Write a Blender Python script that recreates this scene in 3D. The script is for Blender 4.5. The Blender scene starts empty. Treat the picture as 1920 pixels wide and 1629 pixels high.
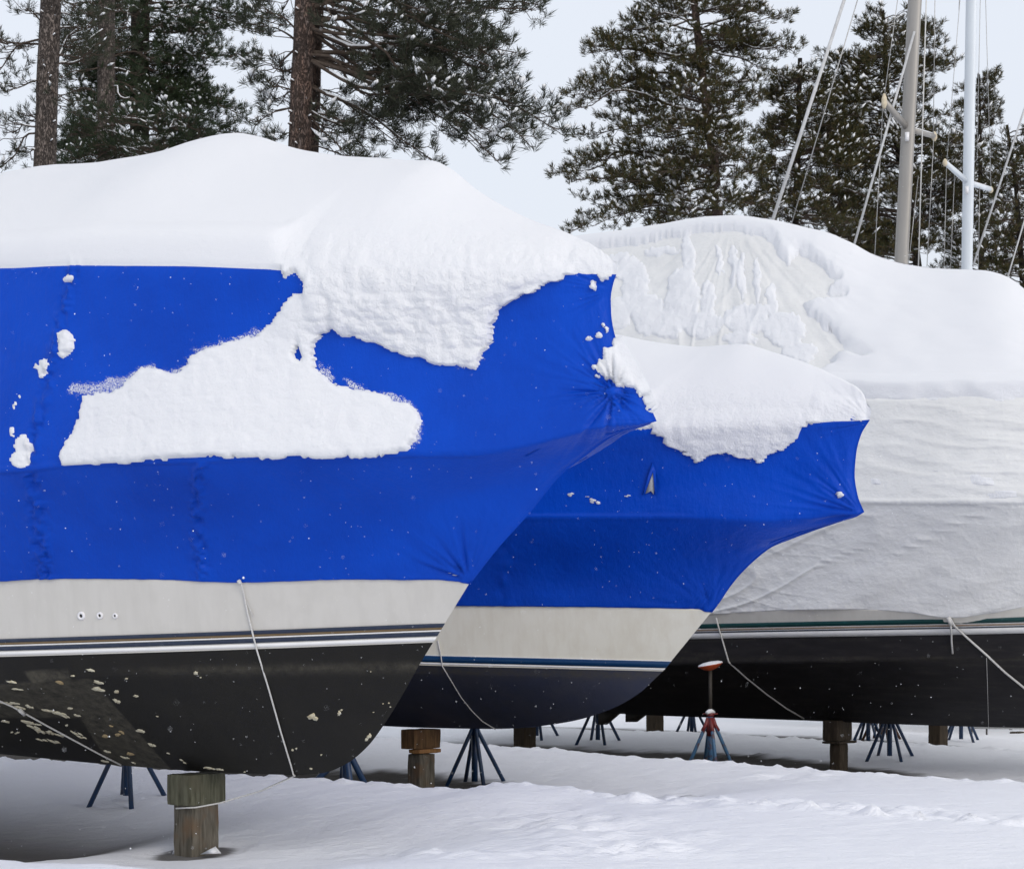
import bpy, math, random
import numpy as np
from math import radians as R, sin, cos, pi

random.seed(7)
rng = np.random.default_rng(11)
scene = bpy.context.scene
col = scene.collection

# ------------------------------------------------------------------ camera
F = 4000.0          # focal length in pixels of the 1920 px wide photograph
HZ = 1180.0         # horizon row
H = 1.65            # eye height
cam = bpy.data.cameras.new('camera')
camo = bpy.data.objects.new('camera', cam)
col.objects.link(camo)
camo.location = (0, 0, H)
camo.rotation_euler = (R(90), 0, 0)
cam.sensor_width = 36
cam.lens = 36 * F / 1920
cam.shift_y = (HZ - 814.5) / 1920
cam.clip_start = 0.1
cam.clip_end = 3000
cam.dof.use_dof = True
cam.dof.focus_distance = 17.5
cam.dof.aperture_fstop = 9.0
scene.camera = camo

# ------------------------------------------------------------------ sky and sun (overcast)
SUN_EL, SUN_AZ = 26, 150      # behind the camera, to the right
world = bpy.data.worlds.new('World')
scene.world = world
world.use_nodes = True
nt = world.node_tree
nt.nodes.clear()
out = nt.nodes.new('ShaderNodeOutputWorld')
bg = nt.nodes.new('ShaderNodeBackground')
sky = nt.nodes.new('ShaderNodeTexSky')
sky.sky_type = 'NISHITA'
sky.sun_disc = False
sky.sun_elevation = R(SUN_EL)
sky.sun_rotation = R(SUN_AZ)
sky.dust_density = 6
bgs = nt.nodes.new('ShaderNodeBackground')
bgs.inputs['Strength'].default_value = 0.02
nt.links.new(sky.outputs[0], bgs.inputs[0])
tc = nt.nodes.new('ShaderNodeTexCoord')
sp = nt.nodes.new('ShaderNodeSeparateXYZ')
nt.links.new(tc.outputs['Generated'], sp.inputs[0])
ramp = nt.nodes.new('ShaderNodeValToRGB')
e = ramp.color_ramp.elements
e[0].position = 0.0; e[0].color = (0.745, 0.785, 0.855, 1)
e[1].position = 0.30; e[1].color = (0.765, 0.805, 0.88, 1)
e2 = ramp.color_ramp.elements.new(1.0); e2.color = (0.74, 0.76, 0.81, 1)
nt.links.new(sp.outputs['Z'], ramp.inputs[0])
ns = nt.nodes.new('ShaderNodeTexNoise')
ns.inputs['Scale'].default_value = 2.0
ns.inputs['Detail'].default_value = 3
nt.links.new(tc.outputs['Generated'], ns.inputs['Vector'])
mr = nt.nodes.new('ShaderNodeMapRange')
mr.inputs['To Min'].default_value = 0.98; mr.inputs['To Max'].default_value = 1.02
nt.links.new(ns.outputs[0], mr.inputs['Value'])
nt.links.new(ramp.outputs[0], bg.inputs['Color'])
nt.links.new(mr.outputs[0], bg.inputs['Strength'])
add = nt.nodes.new('ShaderNodeAddShader')
nt.links.new(bg.outputs[0], add.inputs[0])
nt.links.new(bgs.outputs[0], add.inputs[1])
nt.links.new(add.outputs[0], out.inputs[0])

sl = bpy.data.lights.new('sun', 'SUN')
sl.energy = 1.1
sl.angle = R(42)
sl.color = (1.0, 0.97, 0.93)
so = bpy.data.objects.new('sun', sl)
col.objects.link(so)
so.rotation_euler = (R(90 - SUN_EL), 0, R(180 - SUN_AZ) + R(0))
so.location = (0, 0, 40)

vs = scene.view_settings
vs.view_transform = 'Standard'
vs.look = 'None'
vs.gamma = 1
vs.exposure = 0.0
vs.use_curve_mapping = False
scene.cycles.use_denoising = True
scene.cycles.max_bounces = 6
scene.cycles.diffuse_bounces = 4
scene.cycles.transparent_max_bounces = 12

# ------------------------------------------------------------------ helpers: noise
def _hash(ix, iy, iz, seed):
    h = (ix * 374761393 + iy * 668265263 + iz * 2147483647 * 3 + seed * 974634777) & 0xFFFFFFFF
    h = ((h ^ (h >> 13)) * 1274126177) & 0xFFFFFFFF
    h = ((h ^ (h >> 16)) * 2246822519) & 0xFFFFFFFF
    return ((h ^ (h >> 15)) & 0xFFFFFF) / float(0xFFFFFF) * 2 - 1

def vnoise(P, seed=0):
    P = np.asarray(P, float)
    I = np.floor(P).astype(np.int64)
    f = P - I
    f = f * f * f * (f * (f * 6 - 15) + 10)
    r = 0
    for dx in (0, 1):
        wx = f[..., 0] if dx else 1 - f[..., 0]
        for dy in (0, 1):
            wy = f[..., 1] if dy else 1 - f[..., 1]
            for dz in (0, 1):
                wz = f[..., 2] if dz else 1 - f[..., 2]
                r = r + wx * wy * wz * _hash(I[..., 0] + dx, I[..., 1] + dy, I[..., 2] + dz, seed)
    return r

def fbm(P, octv=4, seed=0, gain=0.5):
    P = np.asarray(P, float); a = 1; s = 0; r = 0
    for k in range(octv):
        r = r + a * vnoise(P * (2.03 ** k) + 17.3 * k, seed + k); s += a; a *= gain
    return r / s

def sstep(a, b, x):
    t = np.clip((np.asarray(x, float) - a) / (b - a), 0, 1)
    return t * t * (3 - 2 * t)

def pchip(pts, extrap=True):
    pts = sorted(pts)
    x = np.array([p[0] for p in pts], float); y = np.array([p[1] for p in pts], float)
    h = np.diff(x); dl = np.diff(y) / h
    n = len(x); m = np.zeros(n)
    if n == 2: m[:] = dl[0]
    else:
        for i in range(1, n - 1):
            if dl[i-1] * dl[i] > 0:
                w1 = 2*h[i] + h[i-1]; w2 = h[i] + 2*h[i-1]
                m[i] = (w1 + w2) / (w1 / dl[i-1] + w2 / dl[i])
        m[0] = dl[0]; m[-1] = dl[-1]
    def f(q):
        q = np.asarray(q, float)
        i = np.clip(np.searchsorted(x, q) - 1, 0, n - 2)
        t = (q - x[i]) / h[i]
        tt = np.clip(t, 0, 1)
        r = ((1 + 2*tt) * (1-tt)**2 * y[i] + tt * (1-tt)**2 * h[i] * m[i]
             + tt*tt * (3 - 2*tt) * y[i+1] + tt*tt * (tt-1) * h[i] * m[i+1])
        if extrap:
            r = np.where(q < x[0], y[0] + m[0] * (q - x[0]), r)
            r = np.where(q > x[-1], y[-1] + m[-1] * (q - x[-1]), r)
        return r
    return f

def poly_sd(px, py, poly):
    """signed distance (positive inside) of points to a polygon"""
    px = px.ravel(); py = py.ravel()
    best = np.full(px.shape, 1e18); inside = np.zeros(px.shape, bool)
    n = len(poly)
    for i in range(n):
        ax, ay = poly[i]; bx, by = poly[(i + 1) % n]
        dx, dy = bx - ax, by - ay
        L = dx*dx + dy*dy + 1e-12
        t = np.clip(((px - ax) * dx + (py - ay) * dy) / L, 0, 1)
        d = (px - ax - t*dx)**2 + (py - ay - t*dy)**2
        np.minimum(best, d, out=best)
        c = ((ay > py) != (by > py)) & (px < (bx - ax) * (py - ay) / (by - ay + 1e-12) + ax)
        inside ^= c
    d = np.sqrt(best)
    return np.where(inside, d, -d)

# ------------------------------------------------------------------ helpers: geometry
TH = R(40)                       # the boats' bows point right and towards the camera
CT, ST = cos(TH), sin(TH)
def sp2xy(s, p):
    return s * CT + p * ST, -s * ST + p * CT
def proj(X, Y, Z):
    return 960 + F * X / Y, HZ - F * (Z - H) / Y
def px_on_p(x, y, p):
    """point seen at photo pixel (x, y) lying in the vertical plane at offset p"""
    k = (x - 960) / F
    s = p * (k * CT - ST) / (CT + k * ST)
    X, Y = sp2xy(s, p)
    return s, H + (HZ - y) / F * Y
def at(x, y, d):
    return np.array([(x - 960) / F * d, d, H + (HZ - y) / F * d])

def mesh_np(name, V, quads=None, tris=None, mat=None, parent=None, smooth=True, uv=None):
    me = bpy.data.meshes.new(name)
    V = np.asarray(V, np.float32).reshape(-1, 3)
    q = np.zeros((0, 4), np.int32) if quads is None else np.asarray(quads, np.int32).reshape(-1, 4)
    t = np.zeros((0, 3), np.int32) if tris is None else np.asarray(tris, np.int32).reshape(-1, 3)
    me.vertices.add(len(V)); me.vertices.foreach_set('co', V.ravel())
    loops = np.concatenate([q.ravel(), t.ravel()])
    me.loops.add(len(loops)); me.loops.foreach_set('vertex_index', loops)
    n = len(q) + len(t)
    me.polygons.add(n)
    st = np.concatenate([np.arange(len(q)) * 4, len(q) * 4 + np.arange(len(t)) * 3]).astype(np.int32)
    me.polygons.foreach_set('loop_start', st)
    if smooth: me.polygons.foreach_set('use_smooth', np.ones(n, bool))
    me.update(calc_edges=True)
    if mat: me.materials.append(mat)
    o = bpy.data.objects.new(name, me)
    col.objects.link(o)
    if parent is not None: o.parent = parent
    return o

def grid_quads(nr, nc, flip=False):
    i = np.arange(nr - 1)[:, None] * nc + np.arange(nc - 1)[None, :]
    q = np.stack([i, i + 1, i + nc + 1, i + nc], -1).reshape(-1, 4)
    return q[:, ::-1] if flip else q

def attr(o, name, vals):
    a = o.data.attributes.new(name, 'FLOAT', 'POINT')
    a.data.foreach_set('value', np.asarray(vals, np.float32).ravel())

def tag(o, label=None, cat=None, group=None, kind=None):
    if label: o['label'] = label
    if cat: o['category'] = cat
    if group: o['group'] = group
    if kind: o['kind'] = kind
    return o

def empty(name, loc=(0, 0, 0), rz=0):
    o = bpy.data.objects.new(name, None); col.objects.link(o)
    o.location = loc; o.rotation_euler = (0, 0, rz); o.empty_display_size = 0.2
    return o

class MB:
    """collects simple solids as one mesh"""
    def __init__(s): s.V = []; s.Q = []; s.T = []; s.n = 0
    def add(s, V, q=None, t=None):
        V = np.asarray(V, float).reshape(-1, 3)
        if q is not None and len(q): s.Q.append(np.asarray(q) + s.n)
        if t is not None and len(t): s.T.append(np.asarray(t) + s.n)
        s.V.append(V); s.n += len(V)
    def tube(s, pts, rad, k=8, cap=True, squash=None):
        pts = np.asarray(pts, float); n = len(pts)
        rad = np.broadcast_to(np.asarray(rad, float), (n,))
        T = np.gradient(pts, axis=0) if n > 2 else np.repeat((pts[1:] - pts[:1]), n, 0)
        T /= np.linalg.norm(T, axis=1)[:, None] + 1e-12
        ref = np.array([0, 0, 1.0]) if abs(T[0, 2]) < 0.9 else np.array([1.0, 0, 0])
        A = np.cross(T, ref); A /= np.linalg.norm(A, axis=1)[:, None] + 1e-12
        B = np.cross(T, A)
        a = np.arange(k) / k * 2 * pi
        V = pts[:, None] + rad[:, None, None] * (np.cos(a)[None, :, None] * A[:, None] + np.sin(a)[None, :, None] * B[:, None])
        q = []
        i = np.arange(n - 1)[:, None] * k; j = np.arange(k)[None]
        q = np.stack([i + j, i + (j + 1) % k, i + k + (j + 1) % k, i + k + j], -1).reshape(-1, 4)
        V = V.reshape(-1, 3); t = []
        if cap:
            V = np.vstack([V, pts[:1], pts[-1:]])
            c0, c1 = n * k, n * k + 1
            for j in range(k):
                t.append((c0, (j + 1) % k, j)); t.append((c1, (n-1)*k + j, (n-1)*k + (j + 1) % k))
        s.add(V, q, t)
    def box(s, c, half, ax=None):
        ax = np.eye(3) if ax is None else np.asarray(ax, float)
        c = np.asarray(c, float); V = []
        for z in (-1, 1):
            for y in (-1, 1):
                for x in (-1, 1):
                    V.append(c + ax[0]*x*half[0] + ax[1]*y*half[1] + ax[2]*z*half[2])
        q = [(0,2,3,1),(4,5,7,6),(0,1,5,4),(2,6,7,3),(0,4,6,2),(1,3,7,5)]
        s.add(V, q)
    def build(s, name, mat, parent=None, smooth=True):
        V = np.vstack(s.V)
        q = np.vstack(s.Q) if s.Q else None
        t = np.vstack(s.T) if s.T else None
        return mesh_np(name, V, q, t, mat, parent, smooth)

# ------------------------------------------------------------------ materials
def mat(name, color=(0.5, 0.5, 0.5), rough=0.6, spec=0.5, metal=0.0, noise=None, bump=None, coat=0.0, build=None):
    m = bpy.data.materials.new(name); m.use_nodes = True
    n = m.node_tree.nodes; l = m.node_tree.links
    b = n['Principled BSDF']
    b.inputs['Base Color'].default_value = (*color, 1)
    b.inputs['Roughness'].default_value = rough
    b.inputs['Specular IOR Level'].default_value = spec
    b.inputs['Metallic'].default_value = metal
    b.inputs['Coat Weight'].default_value = coat
    tc = n.new('ShaderNodeTexCoord')
    if noise:            # list of (scale, color2, lo, hi[, stretch])
        prev = None
        for sc_, c2, lo, hi, *rest in noise:
            tx = n.new('ShaderNodeTexNoise'); tx.inputs['Scale'].default_value = sc_
            tx.inputs['Detail'].default_value = 6; tx.inputs['Roughness'].default_value = 0.6
            if rest:
                mp = n.new('ShaderNodeMapping'); mp.inputs['Scale'].default_value = rest[0]
                l.new(tc.outputs['Object'], mp.inputs[0]); l.new(mp.outputs[0], tx.inputs['Vector'])
            else: l.new(tc.outputs['Object'], tx.inputs['Vector'])
            r = n.new('ShaderNodeMapRange'); r.inputs['From Min'].default_value = lo; r.inputs['From Max'].default_value = hi
            l.new(tx.outputs[0], r.inputs['Value'])
            mx = n.new('ShaderNodeMix'); mx.data_type = 'RGBA'
            l.new(r.outputs[0], mx.inputs['Factor'])
            if prev is None: mx.inputs['A'].default_value = (*color, 1)
            else: l.new(prev, mx.inputs['A'])
            mx.inputs['B'].default_value = (*c2, 1)
            prev = mx.outputs['Result']
        l.new(prev, b.inputs['Base Color'])
    if bump:             # list of (scale, distance[, stretch])
        prevn = None
        for sc_, dist, *rest in bump:
            tx = n.new('ShaderNodeTexNoise'); tx.inputs['Scale'].default_value = sc_
            tx.inputs['Detail'].default_value = 5; tx.inputs['Roughness'].default_value = 0.6
            if rest:
                mp = n.new('ShaderNodeMapping'); mp.inputs['Scale'].default_value = rest[0]
                l.new(tc.outputs['Object'], mp.inputs[0]); l.new(mp.outputs[0], tx.inputs['Vector'])
            else: l.new(tc.outputs['Object'], tx.inputs['Vector'])
            bp = n.new('ShaderNodeBump'); bp.inputs['Distance'].default_value = dist
            l.new(tx.outputs[0], bp.inputs['Height'])
            if prevn: l.new(prevn, bp.inputs['Normal'])
            prevn = bp.outputs[0]
        l.new(prevn, b.inputs['Normal'])
    if build: build(m, n, l, b, tc)
    return m

def attr_mix(name, c2, rough2=None):
    def f(m, n, l, b, tc):
        a = n.new('ShaderNodeAttribute'); a.attribute_name = name
        mx = n.new('ShaderNodeMix'); mx.data_type = 'RGBA'
        src = b.inputs['Base Color'].links[0].from_socket if b.inputs['Base Color'].links else None
        if src: l.new(src, mx.inputs['A'])
        else: mx.inputs['A'].default_value = b.inputs['Base Color'].default_value
        mx.inputs['B'].default_value = (*c2, 1)
        l.new(a.outputs['Fac'], mx.inputs['Factor'])
        l.new(mx.outputs['Result'], b.inputs['Base Color'])
    return f

SNOWC = (0.77, 0.785, 0.82)
M = {}
M['snow'] = mat('snow', SNOWC, 0.75, 0.25, bump=[(9, .012), (55, .006), (300, .002)])
def rough_snow(m, n, l, b, tc):
    a = n.new('ShaderNodeAttribute'); a.attribute_name = 'lumpy'
    prev = None
    for sc_, dist in ((30, .030), (75, .014)):
        tx = n.new('ShaderNodeTexNoise'); tx.inputs['Scale'].default_value = sc_; tx.inputs['Detail'].default_value = 4
        l.new(tc.outputs['Object'], tx.inputs['Vector'])
        bp = n.new('ShaderNodeBump'); bp.inputs['Distance'].default_value = dist
        l.new(tx.outputs[0], bp.inputs['Height']); l.new(a.outputs['Fac'], bp.inputs['Strength'])
        if prev: l.new(prev, bp.inputs['Normal'])
        prev = bp.outputs[0]
    tx = n.new('ShaderNodeTexNoise'); tx.inputs['Scale'].default_value = 260; l.new(tc.outputs['Object'], tx.inputs['Vector'])
    bp = n.new('ShaderNodeBump'); bp.inputs['Distance'].default_value = .004; l.new(tx.outputs[0], bp.inputs['Height'])
    l.new(prev, bp.inputs['Normal']); l.new(bp.outputs[0], b.inputs['Normal'])
M['snow_rough'] = mat('snow_rough', SNOWC, 0.8, 0.25, build=rough_snow)
M['snow_tree'] = mat('snow_tree', (.85, .87, .9), 0.8, 0.2)
M['soil'] = mat('soil', (0.05, 0.043, 0.035), 0.95)
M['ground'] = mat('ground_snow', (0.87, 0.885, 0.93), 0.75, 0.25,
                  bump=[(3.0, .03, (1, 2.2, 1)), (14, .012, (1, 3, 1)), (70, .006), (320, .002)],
                  build=attr_mix('bare', (0.045, 0.038, 0.03)))  # gravel colour for the bare strips and for shade painted below the nearest hull
def blue_extra(m, n, l, b, tc):
    # fine stretched creases of shrink film
    pass
BLUE = (0.001, 0.060, 0.49)
M['blue_wrap'] = mat('blue_wrap', BLUE, 0.38, 0.13,
                     noise=[(1.1, (0.001, 0.043, 0.38), .35, .7), (110, (0.015, 0.08, 0.48), .66, .84)],
                     bump=[(2.2, .014), (13, .006, (1.8, 1.8, .7)), (60, .0016), (150, .0008)], build=blue_extra)
M['white_wrap'] = mat('white_wrap', (0.73, 0.738, 0.74), 0.34, 0.45,
                      noise=[(0.8, (0.66, 0.667, 0.67), .35, .7), (40, (0.62, 0.61, 0.59), .62, .82)],
                      bump=[(1.4, .030, (1, 1, 2.0)), (7, .012, (1, 1, 1.3)), (18, .005), (60, .0015)])
def streaks(c2):
    return [(1.0, c2, .45, .85, (9, 9, .35)), (5, c2, .5, 1.0)]
M['gel1'] = mat('gelcoat_grey', (0.56, 0.545, 0.51), 0.30, 0.5, noise=streaks((0.49, 0.475, 0.44)), coat=.3)
M['gel2'] = mat('gelcoat_cream', (0.76, 0.74, 0.64), 0.30, 0.5, noise=streaks((0.66, 0.62, 0.51)), coat=.3)
M['gel3'] = mat('gelcoat_white', (0.74, 0.72, 0.66), 0.30, 0.5, noise=streaks((0.66, 0.63, 0.57)), coat=.3)
def worn(m, n, l, b, tc):
    # faded bands of old paint stored on the mesh, broken up by noise
    a = n.new('ShaderNodeAttribute'); a.attribute_name = 'wear'
    tx = n.new('ShaderNodeTexNoise'); tx.inputs['Scale'].default_value = 14; tx.inputs['Detail'].default_value = 8
    tx.inputs['Roughness'].default_value = .75
    l.new(tc.outputs['Object'], tx.inputs['Vector'])
    r = n.new('ShaderNodeMapRange'); r.inputs['From Min'].default_value = .3; r.inputs['From Max'].default_value = .62
    l.new(tx.outputs[0], r.inputs['Value'])
    mu = n.new('ShaderNodeMath'); mu.operation = 'MULTIPLY'
    l.new(r.outputs[0], mu.inputs[0]); l.new(a.outputs['Fac'], mu.inputs[1])
    mx = n.new('ShaderNodeMix'); mx.data_type = 'RGBA'
    src = b.inputs['Base Color'].links[0].from_socket
    l.new(src, mx.inputs['A']); mx.inputs['B'].default_value = (0.085, 0.078, 0.06, 1)
    l.new(mu.outputs[0], mx.inputs['Factor']); l.new(mx.outputs['Result'], b.inputs['Base Color'])
M['bot1'] = mat('bottom_paint_black', (0.011, 0.0105, 0.010), 0.6, 0.22,
                noise=[(3, (0.015, 0.014, 0.012), .4, .7), (60, (0.04, 0.037, 0.033), .66, .8)],
                bump=[(90, .0012)], build=worn)
M['bot2'] = mat('bottom_paint_navy', (0.042, 0.050, 0.085), 0.6, 0.35,
                noise=[(3, (0.058, 0.062, 0.088), .4, .7), (60, (0.08, 0.072, 0.08), .68, .8)],
                bump=[(90, .0012)], build=worn)
M['bot3'] = mat('bottom_paint_dark', (0.014, 0.013, 0.015), 0.65, 0.3,
                noise=[(2.5, (0.024, 0.022, 0.024), .4, .7, (1, 1, 5)), (70, (0.07, 0.066, 0.066), .66, .85)],
                bump=[(90, .0015)], build=worn)
M['navy'] = mat('navy_stripe', (0.012, 0.022, 0.05), 0.3, 0.5, noise=[(20, (0.03, 0.045, 0.075), .5, .8)])
M['navy_blue'] = mat('blue_stripe', (0.004, 0.04, 0.12), 0.3, 0.5, noise=[(20, (0.008, 0.055, 0.14), .5, .8)])
M['gold'] = mat('gold_stripe', (0.13, 0.085, 0.035), 0.4, 0.5, noise=[(12, (0.16, 0.11, 0.05), .4, .8)])
M['pin_white'] = mat('white_pinstripe', (0.80, 0.80, 0.79), 0.3, 0.5, noise=[(5, (0.72, 0.72, 0.72), .4, .8)])
M['teal'] = mat('green_stripe', (0.006, 0.055, 0.055), 0.3, 0.5, noise=[(12, (0.012, 0.08, 0.08), .5, .8)])
M['tan'] = mat('tan_stripe', (0.30, 0.22, 0.16), 0.4, 0.5, noise=[(12, (0.36, 0.28, 0.2), .4, .8)])
M['chip'] = mat('bare_patch', (0.55, 0.52, 0.40), 0.7, 0.3, noise=[(40, (0.40, 0.33, 0.2), .45, .7)])
M['chip_tan'] = mat('tan_patch', (0.36, 0.27, 0.14), 0.7, 0.3, noise=[(40, (0.28, 0.22, 0.13), .4, .7)])
M['rope'] = mat('white_rope', (0.62, 0.62, 0.61), 0.8, 0.2, noise=[(120, (0.45, 0.44, 0.42), .4, .7)])
M['fitting'] = mat('fitting_white', (0.78, 0.78, 0.80), 0.3, 0.5, noise=[(30, (0.65, 0.65, 0.66), .4, .8)])
M['hole'] = mat('drain_hole', (0.01, 0.01, 0.01), 0.6)
def woodgrain(c1, c2, c3):
    def ext(m, n, l, b, tc):
        wv = n.new('ShaderNodeTexNoise'); wv.inputs['Scale'].default_value = 6; wv.inputs['Detail'].default_value = 8
        wv.inputs['Distortion'].default_value = .4
        mp = n.new('ShaderNodeMapping'); mp.inputs['Scale'].default_value = (6, 6, .8)
        l.new(tc.outputs['Object'], mp.inputs[0]); l.new(mp.outputs[0], wv.inputs['Vector'])
        cr = n.new('ShaderNodeValToRGB')
        cr.color_ramp.elements[0].position = .3; cr.color_ramp.elements[0].color = (*c1, 1)
        cr.color_ramp.elements[1].position = .7; cr.color_ramp.elements[1].color = (*c2, 1)
        l.new(wv.outputs[0], cr.inputs[0])
        t2 = n.new('ShaderNodeTexNoise'); t2.inputs['Scale'].default_value = 5
        l.new(tc.outputs['Object'], t2.inputs['Vector'])
        r = n.new('ShaderNodeMapRange'); r.inputs['From Min'].default_value = .5; r.inputs['From Max'].default_value = .7
        l.new(t2.outputs[0], r.inputs['Value'])
        mx = n.new('ShaderNodeMix'); mx.data_type = 'RGBA'
        l.new(cr.outputs[0], mx.inputs['A']); mx.inputs['B'].default_value = (*c3, 1)
        l.new(r.outputs[0], mx.inputs['Factor']); l.new(mx.outputs['Result'], b.inputs['Base Color'])
        bp = n.new('ShaderNodeBump'); bp.inputs['Distance'].default_value = .006
        l.new(wv.outputs[0], bp.inputs['Height']); l.new(bp.outputs[0], b.inputs['Normal'])
    return ext
M['wood1'] = mat('weathered_timber', rough=.9, spec=.2, build=woodgrain((.05, .045, .035), (.15, .135, .11), (.12, .08, .05)))
M['wood_green'] = mat('green_treated_timber', rough=.9, spec=.2, build=woodgrain((.045, .045, .03), (.12, .12, .085), (.09, .085, .06)))
M['wood2'] = mat('brown_timber', rough=.9, spec=.2, build=woodgrain((.05, .03, .016), (.15, .085, .04), (.10, .055, .03)))
M['wood_shim'] = mat('fresh_timber', rough=.9, spec=.2, build=woodgrain((.18, .09, .035), (.34, .18, .07), (.25, .13, .06)))
M['wood3'] = mat('dark_timber', rough=.9, spec=.2, build=woodgrain((.028, .022, .016), (.075, .058, .042), (.05, .038, .026)))
M['stand_blue'] = mat('blue_steel', (0.006, 0.03, 0.085), 0.45, 0.5, noise=[(9, (0.02, 0.03, 0.06), .5, .7), (30, (0.10, 0.05, 0.03), .63, .75)], bump=[(60, .001)])
M['stand_pale'] = mat('worn_blue_steel', (0.05, 0.13, 0.24), 0.5, 0.5, noise=[(14, (0.09, 0.035, 0.03), .52, .66), (30, (0.02, 0.04, 0.08), .6, .75)], bump=[(60, .001)])
M['stand_red'] = mat('red_steel', (0.16, 0.018, 0.018), 0.5, 0.5, noise=[(16, (0.12, 0.03, 0.03), .45, .7)])
M['stand_orange'] = mat('orange_steel', (0.42, 0.07, 0.02), 0.5, 0.5, noise=[(10, (0.28, 0.05, 0.02), .45, .7)])
M['rust'] = mat('rusty_steel', (0.10, 0.05, 0.03), 0.8, 0.3, noise=[(20, (0.05, 0.03, 0.025), .4, .7)])
M['mast_grey'] = mat('anodised_mast', (0.30, 0.285, 0.265), 0.45, 0.5, metal=.25, noise=[(3, (0.35, 0.335, 0.315), .4, .7, (1, 1, .2)), (80, (.45, .45, .45), .7, .85)])
M['mast_white'] = mat('white_mast', (0.66, 0.71, 0.76), 0.35, 0.5, noise=[(3, (0.6, 0.65, 0.7), .4, .7, (1, 1, .2))])
M['wire'] = mat('stainless_wire', (0.42, 0.42, 0.42), 0.35, 0.5, metal=.6, noise=[(30, (0.3, 0.29, 0.28), .4, .7)])
M['stay'] = mat('furled_stay', (0.52, 0.53, 0.54), 0.45, 0.4, noise=[(12, (0.4, 0.4, 0.41), .4, .7)])
M['boot_tip'] = mat('spreader_boot', (0.60, 0.53, 0.40), 0.6, 0.3, noise=[(20, (0.5, 0.42, 0.3), .4, .7)])
M['metal_dark'] = mat('bronze_gear', (0.03, 0.026, 0.022), 0.6, 0.4, noise=[(20, (0.05, 0.04, 0.03), .4, .7)])
M['grey_frame'] = mat('galvanised_steel', (0.4, 0.4, 0.4), 0.5, 0.4, metal=.4, noise=[(20, (0.3, 0.3, 0.3), .4, .7)])
M['vent'] = mat('grey_vent', (0.42, 0.43, 0.44), 0.5, 0.3, noise=[(20, (0.34, 0.35, 0.36), .4, .7)])
def frost_mat():
    m = bpy.data.materials.new('thin_frost'); m.use_nodes = True
    n = m.node_tree.nodes; l = m.node_tree.links
    b = n['Principled BSDF']; b.inputs['Base Color'].default_value = (.82, .84, .88, 1); b.inputs['Roughness'].default_value = .8
    tc = n.new('ShaderNodeTexCoord'); tx = n.new('ShaderNodeTexNoise'); tx.inputs['Scale'].default_value = 130
    tx.inputs['Detail'].default_value = 3
    l.new(tc.outputs['Object'], tx.inputs['Vector'])
    a = n.new('ShaderNodeAttribute'); a.attribute_name = 'dens'
    ad = n.new('ShaderNodeMath'); ad.operation = 'ADD'
    l.new(tx.outputs[0], ad.inputs[0]); l.new(a.outputs['Fac'], ad.inputs[1])
    r = n.new('ShaderNodeMapRange'); r.inputs['From Min'].default_value = .54; r.inputs['From Max'].default_value = .74; r.inputs['To Max'].default_value = .75
    l.new(ad.outputs[0], r.inputs['Value'])
    l.new(r.outputs[0], b.inputs['Alpha'])
    return m
M['frost'] = frost_mat()

# ------------------------------------------------------------------ boats
def taper(D): return .35 + .65 * sstep(0, 1.3, D)      # snow thins towards the front corner of the roof

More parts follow.
